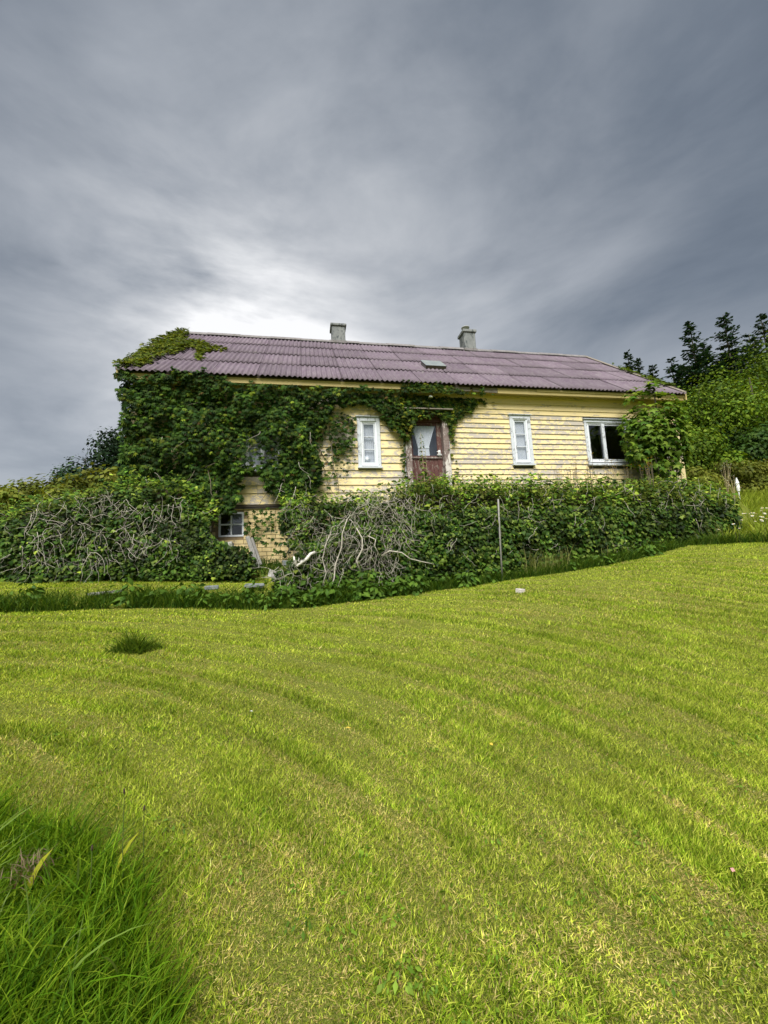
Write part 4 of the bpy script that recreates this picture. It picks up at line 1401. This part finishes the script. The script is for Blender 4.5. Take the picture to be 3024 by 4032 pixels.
# terrace and garden behind the walls
N = 9000
x = np.concatenate([1.9 + 8.8 * rng.random(5000), -11 + 7.0 * rng.random(4000)]); y = np.concatenate([8.2 + 1.4 * rng.random(5000), 9.4 + 3.2 * rng.random(4000)])
rough_grass('garden_grass', 'overgrown grass on the terrace and in the garden behind the ivy walls', x, y, .15, .45, .014, [(.08, .13, .015), (.15, .19, .03), (.24, .24, .06)], .35, 3)

# ------------------------------------------------------------------ weeds, tufts and small things


def weed_leaves(pos, n, size, spread, cols, up_=.5, T=None):
    N = n
    a = rng.random(N) * 2 * np.pi; r = spread * rng.random(N) ** .6
    p = np.array(pos) + np.stack([np.cos(a) * r, np.sin(a) * r, rng.random(N) * up_ * spread * 2], -1)
    out = np.stack([np.cos(a), np.sin(a), np.zeros(N)], -1)
    nn = out * .5 + np.array([0, 0, 1]) + rng.standard_normal((N, 3)) * .35
    vv = out + rng.standard_normal((N, 3)) * .4 + np.array([0, 0, .2])
    return p, nn, vv, size * (.6 + .8 * rng.random(N)), jitter(cols, N, .15)


t = thing('grass_tuft', 'lone dark tuft of uncut grass in the middle of the mown lawn', 'grass tuft', (-1.89, 5.07, gz(-1.89, 5.07)))
N = 900
a = rng.random(N) * 2 * np.pi; r = rng.random(N) ** .7
x = -1.89 + .24 * r ** 1.2 * np.cos(a) + .05 * np.sin(a * 3); y = 5.07 + .14 * r * np.sin(a)
V, F, C = blades(np.stack([x, y, ter(x, y) - .01], -1), (.08 + .26 * rng.random(N) ** 1.5) * (1.15 - .8 * r), .008 * (.6 + .8 * rng.random(N)), rng.standard_normal((N, 2)) * .55 + np.stack([np.cos(a), np.sin(a)], -1) * .3, .5 * rng.random(N), jitter([(.04, .09, .008), (.085, .15, .012), (.14, .20, .02)], N, .15), 3)
np_obj('blades', V, F, M['grass'], t, C)['kind'] = 'stuff'

# broad-leaved weeds at the foot of the hedge (each a plant)
DOCK = [(.040, .095, .012), (.070, .14, .016), (.105, .185, .022)]


LAWNW = [(.075, .15, .012), (.13, .23, .02), (.18, .28, .03)]


def leafy_weed(x, y, n, size, spread, up_, label, cols=DOCK, T=None, group=None, single=True, mat='tree_leaf', zoff=.02):
    z = gz(x, y)
    t = thing('leafy_weed', label, 'weed', (x, y, z), group)
    p, nn, vv, sz, C = weed_leaves((x, y, z + zoff), n, size, spread, cols, up_)
    T = T or tmpl_simple()
    if single and n <= 40:
        leaves_split(t, T, p, nn, vv, sz, C, M[mat], n - 1)
    else:
        V, F, C = scatter(T, p, nn, vv, sz, C)
        np_obj('foliage', V, F, M[mat], t, C)['kind'] = 'stuff'
    st = MB()
    st.tube([(x, y, z - .01), (x + .01, y, z + spread * up_)], [.006, .003], 5).obj('stem', M['dark_stem'], t)
    return t




def undergrowth(name, label, spots, cols, lo=.09, hi=.14):
    """low broad-leaved growth that nobody could count: one object"""
    A = [[], [], [], [], []]
    for x, y, n, sp, up_ in spots:
        for l, q in zip(A, weed_leaves((x, y, gz(x, y) + .02), n, random.uniform(lo, hi), sp, cols, up_)): l.append(q)
    V, F, C = scatter(tmpl_simple(), *[np.concatenate(l) for l in A])
    return tag(np_obj(name, V, F, M['tree_leaf'], None, C), label, 'weeds', None, 'stuff')


sp_ = []
for i in range(70):
    x = random.uniform(-1.0, 3.4) if i < 42 else random.uniform(-6, 8)
    sp_.append((x, float(np.interp(x, LAWN_EDGE_X, LAWN_EDGE_Y)) + random.uniform(.0, .38), random.randint(24, 44), random.uniform(.14, .24), random.uniform(.6, 1.1)))
undergrowth('weeds', 'bushy broad-leaved weeds along the foot of the ivy walls', sp_, DOCK)
undergrowth('weeds', 'low broad-leaved weeds growing below the left ivy wall', [(random.uniform(-5.2, -.9), random.uniform(8.8, 9.05), 34, .2, .7) for i in range(34)], DOCK, .07, .10)
undergrowth('weeds', 'yellow-green weeds rising along the top of the ivy hedge', [(random.uniform(1.8, 9.9), random.uniform(7.95, 8.5), 40, .22, random.uniform(.4, .9)) for i in range(75)], [(.07, .12, .012), (.14, .185, .02), (.21, .23, .04)], .05, .09)
undergrowth('weeds', 'leafy weeds on the terrace in front of the door', [(random.uniform(2.3, 3.7), random.uniform(8.4, 9.2), 36, .25, 1.0) for i in range(9)], [(.08, .14, .012), (.17, .22, .03)], .08, .11)
leafy_weed(.26, 1.48, 30, .024, .07, .05, 'flat rosette of broad green leaves in the lawn near the bottom edge', LAWNW)
leafy_weed(.36, 1.43, 24, .019, .05, .05, 'smaller leafy rosette in the lawn just beside the broad rosette', LAWNW)
leafy_weed(-.05, 1.72, 14, .022, .06, .10, 'small dark clover patch in the lawn beside the tall grass', DOCK)
leafy_weed(-.62, 2.30, 16, .025, .08, .10, 'clump of small round leaves where lawn meets tall grass', DOCK)

cl_ = []
for i in range(230):
    y = 1.25 + 4.2 * random.random() ** 1.5; x = random.uniform(-.8 * y, 1.3 * y)
    if fbm(np.array([x * .9 + 31]), np.array([y * .9]))[0] > .47: cl_.append((x, y, random.randint(8, 22), random.uniform(.03, .09), .04))
undergrowth('clover', 'small clover and weed leaves scattered through the mown lawn', cl_, [(.06, .13, .008), (.12, .22, .015), (.20, .30, .03)], .012, .020)

# ribwort stalks with dark heads
for i, (x, y, h, lab) in enumerate(((-.72, 1.92, .40, 'tall ribwort stalk with black seed head above the tall grass'), (-.655, 1.95, .31, 'shorter ribwort stalk behind the tall black-headed one'), (-.80, 1.86, .25, 'lowest ribwort stalk with small dark head left of the tall one'))):
    z = gz(x, y)
    t = thing('ribwort_plantain', lab, 'plant', (x, y, z), 'ribwort stalks in the tall grass')
    MB().tube([(x, y, z - .01), (x - .012, y, z + h * .5), (x - .018, y + .01, z + h)], [.0020, .0018, .0014], 5).obj('stalk', M['green_stalk'], t)
    MB().lathe([(.0015, 0), (.004, .005), (.0045, .011), (.003, .018), (.001, .022)], (x - .018, y + .01, z + h - .004), 8).obj('seed_head', M['seed'], t, True)
# broad yellow-green blades standing among the tall grass
for i, (x, y, h, lab) in enumerate(((-.78, 1.93, .30, 'broad yellow-green leaf leaning in the tall grass beside the ribwort'), (-1.08, 1.95, .26, 'broad yellow leaf low in the tall grass at the left edge'))):
    z = gz(x, y)
    V, F, C = blades(np.array([[x, y, z]]), np.array([h]), np.array([.030]), np.array([[.35, .0]]), np.array([.3]), np.array([[.34, .36, .03]]), 5)
    tag(np_obj('broad_leaf', V, F, M['grass'], None, C), lab, 'leaf')
# dead brown clump
t = thing('dead_grass_clump', 'matted clump of dead brown grass in the tall grass', 'dead grass', (-1.08, 2.0, gz(-1.08, 2.0)))
N = 90; a = rng.random(N) * 2 * np.pi
x = -1.08 + .035 * rng.standard_normal(N); y = 1.98 + .03 * rng.standard_normal(N)
V, F, C = blades(np.stack([x, y, ter(x, y) + .09 + .05 * rng.random(N)], -1), 0.03 + .03 * rng.random(N), np.full(N, .004), rng.standard_normal((N, 2)) * .9, .4 * np.ones(N), jitter([(.16, .11, .07), (.30, .23, .16)], N, .15), 3)
np_obj('blades', V, F, M['grass'], t, C)['kind'] = 'stuff'

# fallen leaves on the lawn
lt = tmpl_simple()
for i, (x, y, s, m, lab) in enumerate(((.28, 2.95, .055, 'yleaf', 'small yellow fallen leaf lying in the middle of the lawn'), (1.10, 2.55, .04, 'yleaf', 'pale yellow leaf fallen on the lawn right of centre'), (1.62, 1.50, .03, 'pink_petal', 'small pinkish fallen leaf in the lawn at lower right'), (-.42, 3.35, .03, 'petal', 'tiny white petal on the lawn left of centre'), (-5.0, 6.6, .05, 'petal', 'white fallen petal at the left end of the lawn edge'))):
    z = gz(x, y) + .045
    me = np_mesh('fallen_leaf', np.array(lt[0]) * s * np.array([1, 1, 1.4]), lt[1], M[m])
    o = put(bpy.data.objects.new('fallen_leaf', me)); o.location = (x, y, z); o.rotation_euler = (.3, .25, 1.1 + i * 2.1)
    tag(o, lab, 'leaf')

# stones and slabs


def stone(name, loc, sc, rot, lab, cat, mat='stone', seed=1):
    me = rock_mesh(seed, name, mat)
    o = put(bpy.data.objects.new(name, me)); o.location = loc; o.scale = sc; o.rotation_euler = rot
    bv = o.modifiers.new('bevel', 'BEVEL'); bv.width = .03; bv.segments = 2
    return tag(o, lab, cat)


stone('stone', (3.42, 6.23, gz(3.42, 6.23) + .03), (.15, .11, .09), (.1, .1, .4), 'small pale stone lying on the lawn in front of the hedge', 'stone', 'pale_stone', 3)
stone('stone_slab', (-.98, 8.0, gz(-.98, 8.0) + .07), (.40, .30, .06), (.12, .05, .1), 'blue-grey stone slab in the grass below the fallen wall end', 'slab', 'slab', 4)
stone('stone_slab', (-1.72, 8.0, gz(-1.72, 8.0) + .04), (.26, .22, .06), (.1, 0, .1), 'small grey slab in the grass left of the blue-grey slab', 'slab', 'slab', 5)
stone('stone', (-.62, 8.2, gz(-.62, 8.2) + .25), (.24, .20, .16), (.1, .3, .4), 'rounded grey stone below the white branch', 'stone', 'stone', 6)
stone('stone_slab', (-.35, 8.5, gz(-.35, 8.5) + .45), (.38, .25, .10), (.1, .1, .1), 'dark flat slab behind the white branch', 'slab', 'slab', 7)
tag(MB().box(-.26, .26, -.05, .05, -.015, .02).obj('plank', M['grey_wood']), 'narrow weathered plank lying in the grass left of the slabs', 'plank')
pl = bpy.data.objects['plank'] if 'plank' in bpy.data.objects and bpy.data.objects['plank'].parent is None else [o for o in bpy.data.objects if o.name.startswith('plank') and o.parent is None][0]
pl.location = (-3.35, 7.72, gz(-3.35, 7.72) + .06); pl.rotation_euler = (.1, -.06, .02)

# leaning weathered post by the basement bricks
pm = Matrix.Translation((-1.03, 9.38, 1.62)) @ Matrix.Rotation(R_(-19), 4, 'Y') @ Matrix.Rotation(R_(-6), 4, 'X')
o = MB().box(-.075, .02, -.05, .05, 0, .76, pm).obj('post', M['grey_wood'], None, bevel=.008)
tag(o, 'weathered grey wooden post leaning against the yellow basement bricks', 'post')
MB().box(.024, .075, -.04, .045, .05, .70, pm).obj('split_half', M['grey_wood'], o, bevel=.006)
# bleached white branch
b = MB()
b.tube([(-.24, 7.38, 1.66), (-.17, 7.36, 1.60), (-.08, 7.36, 1.67), (.0, 7.36, 1.72), (.06, 7.37, 1.80), (.14, 7.40, 1.83)], [.022, .030, .032, .031, .028, .024], 8)
o = b.obj('fallen_branch', M['white_branch'], None, True)
tag(o, 'bleached white forked branch lying on the fallen wall end', 'branch')
MB().tube([(-.19, 7.36, 1.62), (-.225, 7.35, 1.70), (-.23, 7.35, 1.77)], [.026, .022, .012], 7).obj('fork', M['white_branch'], o, True)
MB().tube([(-.12, 7.35, 1.64), (-.15, 7.32, 1.69), (-.14, 7.31, 1.73)], [.012, .01, .005], 6).obj('twig', M['white_branch'], o, True)
# stake
tag(MB().tube([(3.67, 7.33, gz(3.67, 7.33) - .05), (3.70, 7.34, 2.0), (3.735, 7.35, 2.74)], [.018, .018, .017], 7).obj('wooden_stake', M['grey_wood'], None, True), 'thin grey wooden stake standing upright against the ivy hedge', 'stake')

# ---- flowers
DG = 'white daisies on the bank beyond the hedge'


def daisy_proto():
    st = MB().tube([(0, 0, -.05), (.01, 0, .18), (.0, .01, .36)], [.004, .0035, .003], 4).mesh('stem', M['dark_stem'])
    b = MB()
    n = 10
    for k in range(n):
        a = 2 * math.pi * k / n; d = math.pi / n * .8
        i = len(b.v)
        b.v += [(.008 * math.cos(a), .008 * math.sin(a), .37), (.026 * math.cos(a - d), .026 * math.sin(a - d), .372), (.036 * math.cos(a), .036 * math.sin(a), .366), (.026 * math.cos(a + d), .026 * math.sin(a + d), .372)]
        b.f.append((i, i + 1, i + 2, i + 3))
    return st, b.mesh('petals', M['petal']), MB().lathe([(.011, 0), (.012, .005), (.006, .010)], (0, 0, .368), 8).mesh('flower_centre', M['yellow_petal'])


dp = daisy_proto()
dspots = []
for i in range(60):
    if i < 32: x, y = random.gauss(10.55, .30), random.gauss(7.75, .25)
    else: x, y = random.gauss(9.9, .5), random.gauss(7.05, .25)
    dspots.append((x, y))
for x, y in dspots:
    t = thing('daisy', 'white daisy on a tall stem on the grassy bank beyond the hedge end', 'daisy', (x, y, gz(x, y)), DG, False)
    t.rotation_euler = (.35 + random.uniform(-.2, .3), random.uniform(-.2, .2), random.uniform(-.6, .6)); s = random.uniform(.75, 1.15); t.scale = (s * .75, s * .75, s)
    for me in dp: put(bpy.data.objects.new(me.name.split('.')[0], me), t)


def yellow_plant(x, y, z, h, n, lab, group, petal='yellow_petal', sp=.12):
    t = thing('wildflower', lab, 'wildflower', (x, y, z), group)
    b = MB()
    tips = []
    for k in range(n):
        a = random.uniform(0, 2 * math.pi); r = sp * random.random()
        p = (x + r * math.cos(a), y + r * math.sin(a), z + h * random.uniform(.6, 1.0)); tips.append(p)
        b.tube([(x, y, z - .02), ((x + p[0]) / 2, (y + p[1]) / 2, z + h * .45), p], [.004, .003, .002], 4)
    b.obj('stems', M['dry'] if petal == 'petal' else M['dark_stem'], t)
    for p in tips:
        f = MB()
        for q in range(5):
            a = 2 * math.pi * q / 5; i = len(f.v)
            f.v += [(p[0], p[1], p[2]), (p[0] + .018 * math.cos(a - .4), p[1] + .018 * math.sin(a - .4), p[2] + .010), (p[0] + .026 * math.cos(a), p[1] + .026 * math.sin(a), p[2] + .006), (p[0] + .018 * math.cos(a + .4), p[1] + .018 * math.sin(a + .4), p[2] + .010)]
            f.f.append((i, i + 1, i + 2, i + 3))
        f.obj('blossom', M[petal], t)
    return t


for i in range(20):
    x = random.uniform(5.6, 8.8); y = random.uniform(8.0, 8.8)
    yellow_plant(x, y, 3.0, random.uniform(.62, .92), random.randint(5, 9), 'yellow wildflower on the terrace behind the hedge below the wide window', 'yellow wildflowers below the wide window')
yellow_plant(10.35, 8.2, 2.9, .85, 9, 'tall stalk with pale blossoms just right of the cottage corner', None, 'petal', .22)
yellow_plant(10.3, 8.0, 2.8, .6, 7, 'shorter pale-flowered stalk above the right end of the hedge', None, 'petal', .16)

# tall weed in front of the door
x, y, z = 2.72, 8.9, 3.0
t = thing('tall_weed', 'tall leafy green weed growing in front of the dark red door', 'weed', (x, y, z))
b = MB().tube([(x, y, z), (x - .01, y, z + .8), (x - .03, y, z + 1.62)], [.009, .007, .003], 5).tube([(x + .05, y, z), (x + .07, y, z + .6), (x + .06, y, z + 1.25)], [.008, .006, .003], 5).obj('stem', M['dry'], t)
N = 70
hh = rng.random(N) ** .8
a = rng.random(N) * 2 * np.pi
pos = np.stack([x - .02 * hh + .01 * np.cos(a), y + .01 * np.sin(a), z + .25 + 1.35 * hh], -1)
out = np.stack([np.cos(a), np.sin(a) * .7, .35 + 0 * a], -1)
leaves_split(t, tmpl_simple(), pos, np.array([0, 0, 1.0]) + .5 * out, out, .05 + .13 * (1 - hh), jitter([(.09, .16, .03), (.16, .23, .06)], N, .15), M['tree_leaf'], 69)
# ------------------------------------------------------------------ trees and bushes


def limb_tree(name, label, cat, base, top, radii, n_leaf, size, cols, trunk_r=.15, lobes=14, T=None, mat='tree_leaf', group=None, squash=1.0, seed=0, low=.25):
    """trunk with limbs and a crown of leaf clumps spread through several lobes"""
    r = np.random.default_rng(seed)
    x, y, z = base
    H = top - z
    t = thing(name, label, cat, base, group)
    cz = z + H * (low + (1 - low) / 2) - .06 * H; rz = H * (1 - low) / 2 * .84
    b = MB()
    b.tube([(x, y, z - .1), (x + .02 * H * r.standard_normal(), y, z + H * .35), (x, y, z + H * .85)], [trunk_r, trunk_r * .75, trunk_r * .2], 8)
    L = []
    for i in range(lobes):
        d = norm(r.standard_normal(3)); d[2] = d[2] * .9 + .1
        q = .35 + .45 * r.random()
        c = np.array([x + d[0] * radii[0] * q, y + d[1] * radii[1] * q, cz + d[2] * rz * (q + .12)])
        lr = (.30 + .22 * r.random())
        L.append((c, lr))
        b.tube([(x, y, z + H * (.2 + .3 * r.random())), tuple((np.array([x, y, cz]) + c) / 2 + r.standard_normal(3) * .05 * H * .3), tuple(c)], [trunk_r * .45, trunk_r * .3, trunk_r * .08], 5)
    b.obj('trunk', M['bark'], t)
    tot = sum(l[1] ** 2 for l in L)
    P, Nn, Vv, S, Cc = [], [], [], [], []
    for c, lr in L:
        k = int(n_leaf * lr ** 2 / tot)
        d = norm(r.standard_normal((k, 3)))
        rr = r.random(k) ** .45
        p = c + d * rr[:, None] * np.array([radii[0] * lr, radii[1] * lr, rz * lr * squash]) * (1 + .10 * r.standard_normal((k, 1)))
        P.append(p); Nn.append(d + np.array([0, 0, .5]) + .28 * r.standard_normal((k, 3))); Vv.append(d * .6 + np.array([0, 0, -.5]) + .5 * r.standard_normal((k, 3)))
        S.append(size * (.6 + .8 * r.random(k)))
        lc = jitter(cols, k, .08) * (.5 + .85 * r.random())
        Cc.append(lc)
    P, Nn, Vv, S, Cc = map(np.concatenate, (P, Nn, Vv, S, Cc))
    ok = P[:, 2] > z + .03
    V, F, C = scatter(T or tmpl_quad(), P[ok], Nn[ok], Vv[ok], S[ok], Cc[ok])
    np_obj('crown', V, F, M[mat], t, C)['kind'] = 'stuff'
    return t


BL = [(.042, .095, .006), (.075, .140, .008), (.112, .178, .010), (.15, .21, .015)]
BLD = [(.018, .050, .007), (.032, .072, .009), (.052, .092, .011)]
BUSH = [(.085, .115, .015), (.13, .15, .018), (.16, .165, .025)]
TG = 'broad-leaved trees of the wood beyond the cottage'
far = [((19.2, 15.8, 3.2), 10.7, (3.3, 2.6), 'rounded green tree nearest the cottage gable in the wood', BL, 1),
       ((22.6, 15.9, 3.3), 11.6, (3.6, 2.6), 'tall yellowish-green tree in the middle of the wood', BL, 2),
       ((26.4, 17.2, 3.4), 15.2, (4.0, 3.0), 'tallest broad-leaved tree at the right edge of the wood', BL, 3),
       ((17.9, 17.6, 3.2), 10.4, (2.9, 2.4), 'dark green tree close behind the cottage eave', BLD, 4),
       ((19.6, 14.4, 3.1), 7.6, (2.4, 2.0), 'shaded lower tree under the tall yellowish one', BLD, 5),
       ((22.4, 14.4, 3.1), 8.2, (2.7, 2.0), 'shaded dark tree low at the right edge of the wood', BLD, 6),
       ((16.6, 14.5, 3.1), 7.2, (1.9, 1.8), 'small green tree just right of the cottage corner', BL, 7),
       ((24.8, 16.2, 3.3), 9.4, (2.8, 2.2), 'dense dark tree between the tall trees of the wood', BLD, 8)]
for base, top, rad, lab, cols, sd in far:
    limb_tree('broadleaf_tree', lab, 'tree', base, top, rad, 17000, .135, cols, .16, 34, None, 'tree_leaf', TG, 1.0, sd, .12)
for i, (bx_, by_, tp, rx, lab) in enumerate(((14.4, 12.9, 5.1, 1.3, 'olive green bush at the edge of the wood right of the cottage corner'), (16.2, 12.9, 5.3, 1.6, 'middle olive green bush at the edge of the wood'), (18.6, 13.2, 5.6, 1.8, 'large olive bush at the right end of the wood edge'))):
    limb_tree('bush', lab, 'bush', (bx_, by_, 3.3), tp, (rx, 1.1), 7000, .11, BUSH, .05, 14, None, 'tree_leaf', 'bushes along the wood edge', 1.0, 20 + i, .05)
# dark undergrowth bushes under the trees
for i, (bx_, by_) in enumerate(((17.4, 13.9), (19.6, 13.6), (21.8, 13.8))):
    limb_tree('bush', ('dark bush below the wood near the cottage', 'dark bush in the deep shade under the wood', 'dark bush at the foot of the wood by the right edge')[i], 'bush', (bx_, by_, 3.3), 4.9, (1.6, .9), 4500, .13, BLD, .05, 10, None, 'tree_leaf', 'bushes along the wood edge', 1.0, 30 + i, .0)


def spruce(label, base, top, rad, seed, group=None, dead=.25, dens=1.0, name='spruce_tree'):
    r = np.random.default_rng(seed)
    x, y, z = base; H = top - z
    t = thing(name, label, 'tree', base, group)
    MB().tube([(x, y, z - .1), (x, y, z + H * .5), (x, y, top)], [.16, .10, .015], 7).obj('trunk', M['bark'], t)
    P, Nn, Vv, S, C = [], [], [], [], []
    br = MB()
    nw = int(40 * dens * H / 10)
    for w in range(nw):
        f = (w + r.random() * .8) / nw
        zz = z + H * (.08 + .92 * f)
        L = rad * (1 - f) ** .9 * (.55 + .6 * r.random()) + .12
        for k in range(7 if f < .75 else 4):
            a = r.random() * 2 * np.pi
            d = np.array([math.cos(a), math.sin(a), 0])
            n = max(5, int(L * 12))
            s = np.linspace(.12, 1, n)
            rise = -.12 + .42 * f
            pts = np.array([x, y, zz]) + d * (L * s)[:, None] + np.array([0, 0, 1]) * (L * (rise * s + .22 * s ** 2))[:, None]
            if f > .55: br.tube([tuple(pts[0]), tuple(pts[n // 2]), tuple(pts[-1])], [.025, .018, .006], 3, False)
            if f > .8 and r.random() < dead: pts = pts[::2]
            for p in pts:
                for sd in (-1, 1):
                    P.append(p); sv_ = d * .75 + sd * np.array([-d[1], d[0], 0]) * (.5 + .4 * r.random()) + np.array([0, 0, -.25 + .3 * r.random()])
                    Vv.append(sv_); Nn.append(np.array([.3 * r.standard_normal(), .3 * r.standard_normal(), 1])); S.append((.36 - .16 * f) * (.7 + .6 * r.random()))
    br.obj('branches', M['bark'], t)['kind'] = 'stuff'
    N = len(P)
    C = jitter([(.014, .040, .022), (.027, .064, .032), (.048, .090, .045)], N, .2)
    V, F, C = scatter((np.array([(0, 0, 0), (-.34, .5, -.10), (.34, .5, -.10), (0, 1, -.14)], float), np.array([(0, 2, 1), (1, 2, 3)])), np.array(P), np.array(Nn), np.array(Vv), np.array(S), C)
    np_obj('crown', V, F, M['needle'], t, C)['kind'] = 'stuff'
    return t


SG = 'dark spruces rising behind the wood'
for i, (x, y, tp, rad, lab) in enumerate(((23.2, 19, 14.9, 2.0, 'pointed dark spruce at the left end of the wood skyline'), (27.2, 20, 16.4, 2.6, 'open-crowned spruce with bare upper branches in mid skyline'), (31.8, 21, 17.4, 2.4, 'tall spruce near the right edge of the skyline'), (25.0, 21.5, 13.6, 2.0, 'short dark spruce low beside the pointed one'),
                                          (30.2, 22, 16.0, 2.6, 'wide spruce between the open-crowned and the tall one'), (25.9, 20.5, 14.6, 2.2, 'thick dark spruce just right of the pointed one'), (33.6, 21, 18.4, 2.6, 'highest spruce cut by the right edge'), (28.6, 19.5, 14.2, 2.4, 'low dense spruce in front of the wide one'), (24.2, 18.6, 12.2, 2.0, 'low spruce below the pointed one behind the trees'), (21.9, 19.4, 12.6, 1.8, 'outermost low spruce nearest the cottage roof'), (29.6, 20.4, 15.4, 2.2, 'mid-height spruce right of the open-crowned one'), (26.4, 19.2, 13.4, 2.2, 'dense low spruce filling the gap under the open-crowned one'), (31.0, 20.0, 14.6, 2.4, 'dense low spruce in front of the tall right-hand one'))):
    spruce(lab, (x, y, 3.2), tp + .6, rad * 1.25, 50 + i, SG, .3, 1.05)
for i, (x, y, tp, rad, lab) in enumerate(((23.4, 24, 16.3, 1.5, 'thin spruce top seen above the cottage roof, leftmost of three'), (24.6, 24.5, 16.1, 1.4, 'slender spruce top above the cottage roof, middle of three'), (26.4, 25, 16.0, 1.7, 'spruce top above the cottage roof, nearest the barge board'))):
    spruce(lab, (x, y, 3.4), tp, rad, 70 + i, 'spruce tops above the cottage roof')
DK = [(.010, .030, .012), (.018, .042, .016), (.03, .058, .02)]
for i, (x, y, tp, rx, lab) in enumerate(((-12.0, 28, 12.2, 2.3, 'dark bushy evergreen rising behind the left garden against the cottage'), (-14.2, 29, 10.6, 1.8, 'shorter dark evergreen behind the left garden farther from the cottage'), (-15.9, 30, 9.6, 1.3, 'lowest dark evergreen at the left end of the dark trees'))):
    limb_tree('evergreen_tree', lab, 'tree', (x, y, 3), tp, (rx, 1.8), 11000, .20, DK, .15, 22, None, 'needle', 'dark evergreens left of the cottage', 1.0, 81 + i, .1)
limb_tree('broadleaf_tree', 'round light green tree tight against the cottage left corner', 'tree', (-8.8, 20, 3), 7.15, (1.7, 1.5), 3000, .22, BUSH, .1, 14, None, 'tree_leaf', None, 1.0, 91, .1)
limb_tree('broadleaf_tree', 'low light green tree in front of the dark left conifers', 'tree', (-9.7, 19, 3), 6.3, (1.3, 1.3), 2200, .20, BUSH, .1, 12, None, 'tree_leaf', None, 1.0, 92, .1)
LB = [(.08, .12, .012), (.13, .165, .018), (.19, .20, .03)]
for i, (x, y, tp, rx, lab) in enumerate(((-8.6, 12.8, 4.5, 1.1, 'leafy yellow-green bush at the far left edge of the garden'), (-7.4, 12.6, 4.42, 1.0, 'leafy bush second from the left edge of the garden'), (-6.3, 12.4, 4.30, .9, 'leafy bush in the garden third from the left edge'), (-5.3, 12.0, 4.15, .8, 'leafy bush in the garden beside the cottage corner'), (-10.0, 13.2, 4.7, 1.2, 'tall leafy bush just outside the left edge of the garden'), (-6.4, 10.4, 3.75, .7, 'pale low bush right above the left ivy wall'), (-4.7, 10.6, 3.75, .55, 'low olive bush between the left ivy wall and the cottage corner'))):
    limb_tree('bush', lab, 'bush', (x, y, 2.95), tp, (rx, .8), 4500, .10, LB, .04, 18, None, 'tree_leaf', 'bushes in the garden left of the cottage', 1.0, 100 + i, .0)

# sycamore sapling at the cottage corner
SYC = [(.030, .080, .008), (.065, .135, .012), (.11, .19, .018), (.17, .24, .03)]


def sapling(label, stems, n, size, cols, seed):
    r = np.random.default_rng(seed)
    x, y = stems[0][0][0][:2]
    t = thing('sycamore_sapling', label, 'tree', (x, y, 3.0))
    P, Nn, Vv, S = [], [], [], []
    for pts, rad in stems:
        MB().tube(pts, [rad * (1 - .7 * i / (len(pts) - 1)) for i in range(len(pts))], 7).obj('trunk', M['bark'], t, True)
    # leaf tiers hang out from the stems
    k = n
    c = np.array([9.36, 9.05, 4.78]); rad = np.array([1.02, .50, 1.50])
    d = norm(r.standard_normal((k * 3, 3)))
    rr = r.random(k * 3) ** .38
    p = c + d * rr[:, None] * rad
    lim = 1 - .45 * (fbm(p[:, 0] * 2.6, p[:, 2] * 3.0) < .47)
    p = p[(rr < lim) & (p[:, 1] < 9.55)][:k]
    # settle leaves into loose horizontal tiers
    p[:, 2] = p[:, 2] + .15 * (np.round(p[:, 2] / .30) * .30 - p[:, 2])
    out = norm(p - c)
    N = len(p)
    nn = out * .6 + np.array([0, -.35, .8]) + .4 * r.standard_normal((N, 3))
    vv = out + np.array([0, -.3, -.55]) + .4 * r.standard_normal((N, 3))
    sz = size * (.65 + .7 * r.random(N))
    C = jitter(cols, N, .14)
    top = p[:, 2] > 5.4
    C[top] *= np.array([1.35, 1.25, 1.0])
    leaves_split(t, tmpl_lobed(5, True, .3), p, nn, vv, sz, C, M['sycamore'], 300, -p[:, 1] + .3 * out[:, 2])
    return t


sapling('sycamore sapling with large lobed leaves growing against the cottage corner by the wide window', [([(9.6, 9.1, 2.9), (9.62, 9.08, 3.9), (9.5, 9.05, 5.0), (9.45, 9.0, 6.1)], .045), ([(9.7, 9.1, 2.9), (9.95, 9.05, 4.0), (10.25, 9.0, 5.2)], .03), ([(9.5, 9.1, 2.9), (9.2, 9.0, 4.0), (8.9, 8.95, 5.1)], .03)], 1800, .14, SYC, 5)

# things beyond the hedge at the right edge
x, y, z = 14.6, 11.2, gz(14.6, 11.2)
t = thing('garden_parasol', 'closed white garden parasol standing before the dark wood', 'parasol', (x, y, z))
MB().tube([(x, y, z - .05), (x, y, 4.02)], .02, 8).obj('pole', M['white_plain'], t)
MB().lathe([(.045, .0), (.057, .13), (.048, .25), (.06, .27), (.025, .41), (.008, .46)], (x, y, 3.55), 12).obj('canopy', M['petal'], t)
t = thing('shed', 'corner of a slate roof peeking in at the right edge before the wood', 'shed', (20.9, 13.2, 3.4))
MB().box(20.2, 22.5, 13.0, 14.6, 3.2, 5.15).obj('wall', M['white_plain'], t)
MB().hexa([(19.75, 12.7, 5.10), (23, 12.7, 5.10), (23, 14.9, 5.10), (19.75, 14.9, 5.10), (20.35, 13.6, 6.0), (23, 13.6, 6.0), (23, 13.9, 6.0), (20.35, 13.9, 6.0)]).obj('roof', M['slate'], t)
print('objects', len(bpy.data.objects), 'tris', sum(sum(len(p.vertices) - 2 for p in m.polygons) if len(m.polygons) < 5000 else len(m.polygons) for m in bpy.data.meshes))
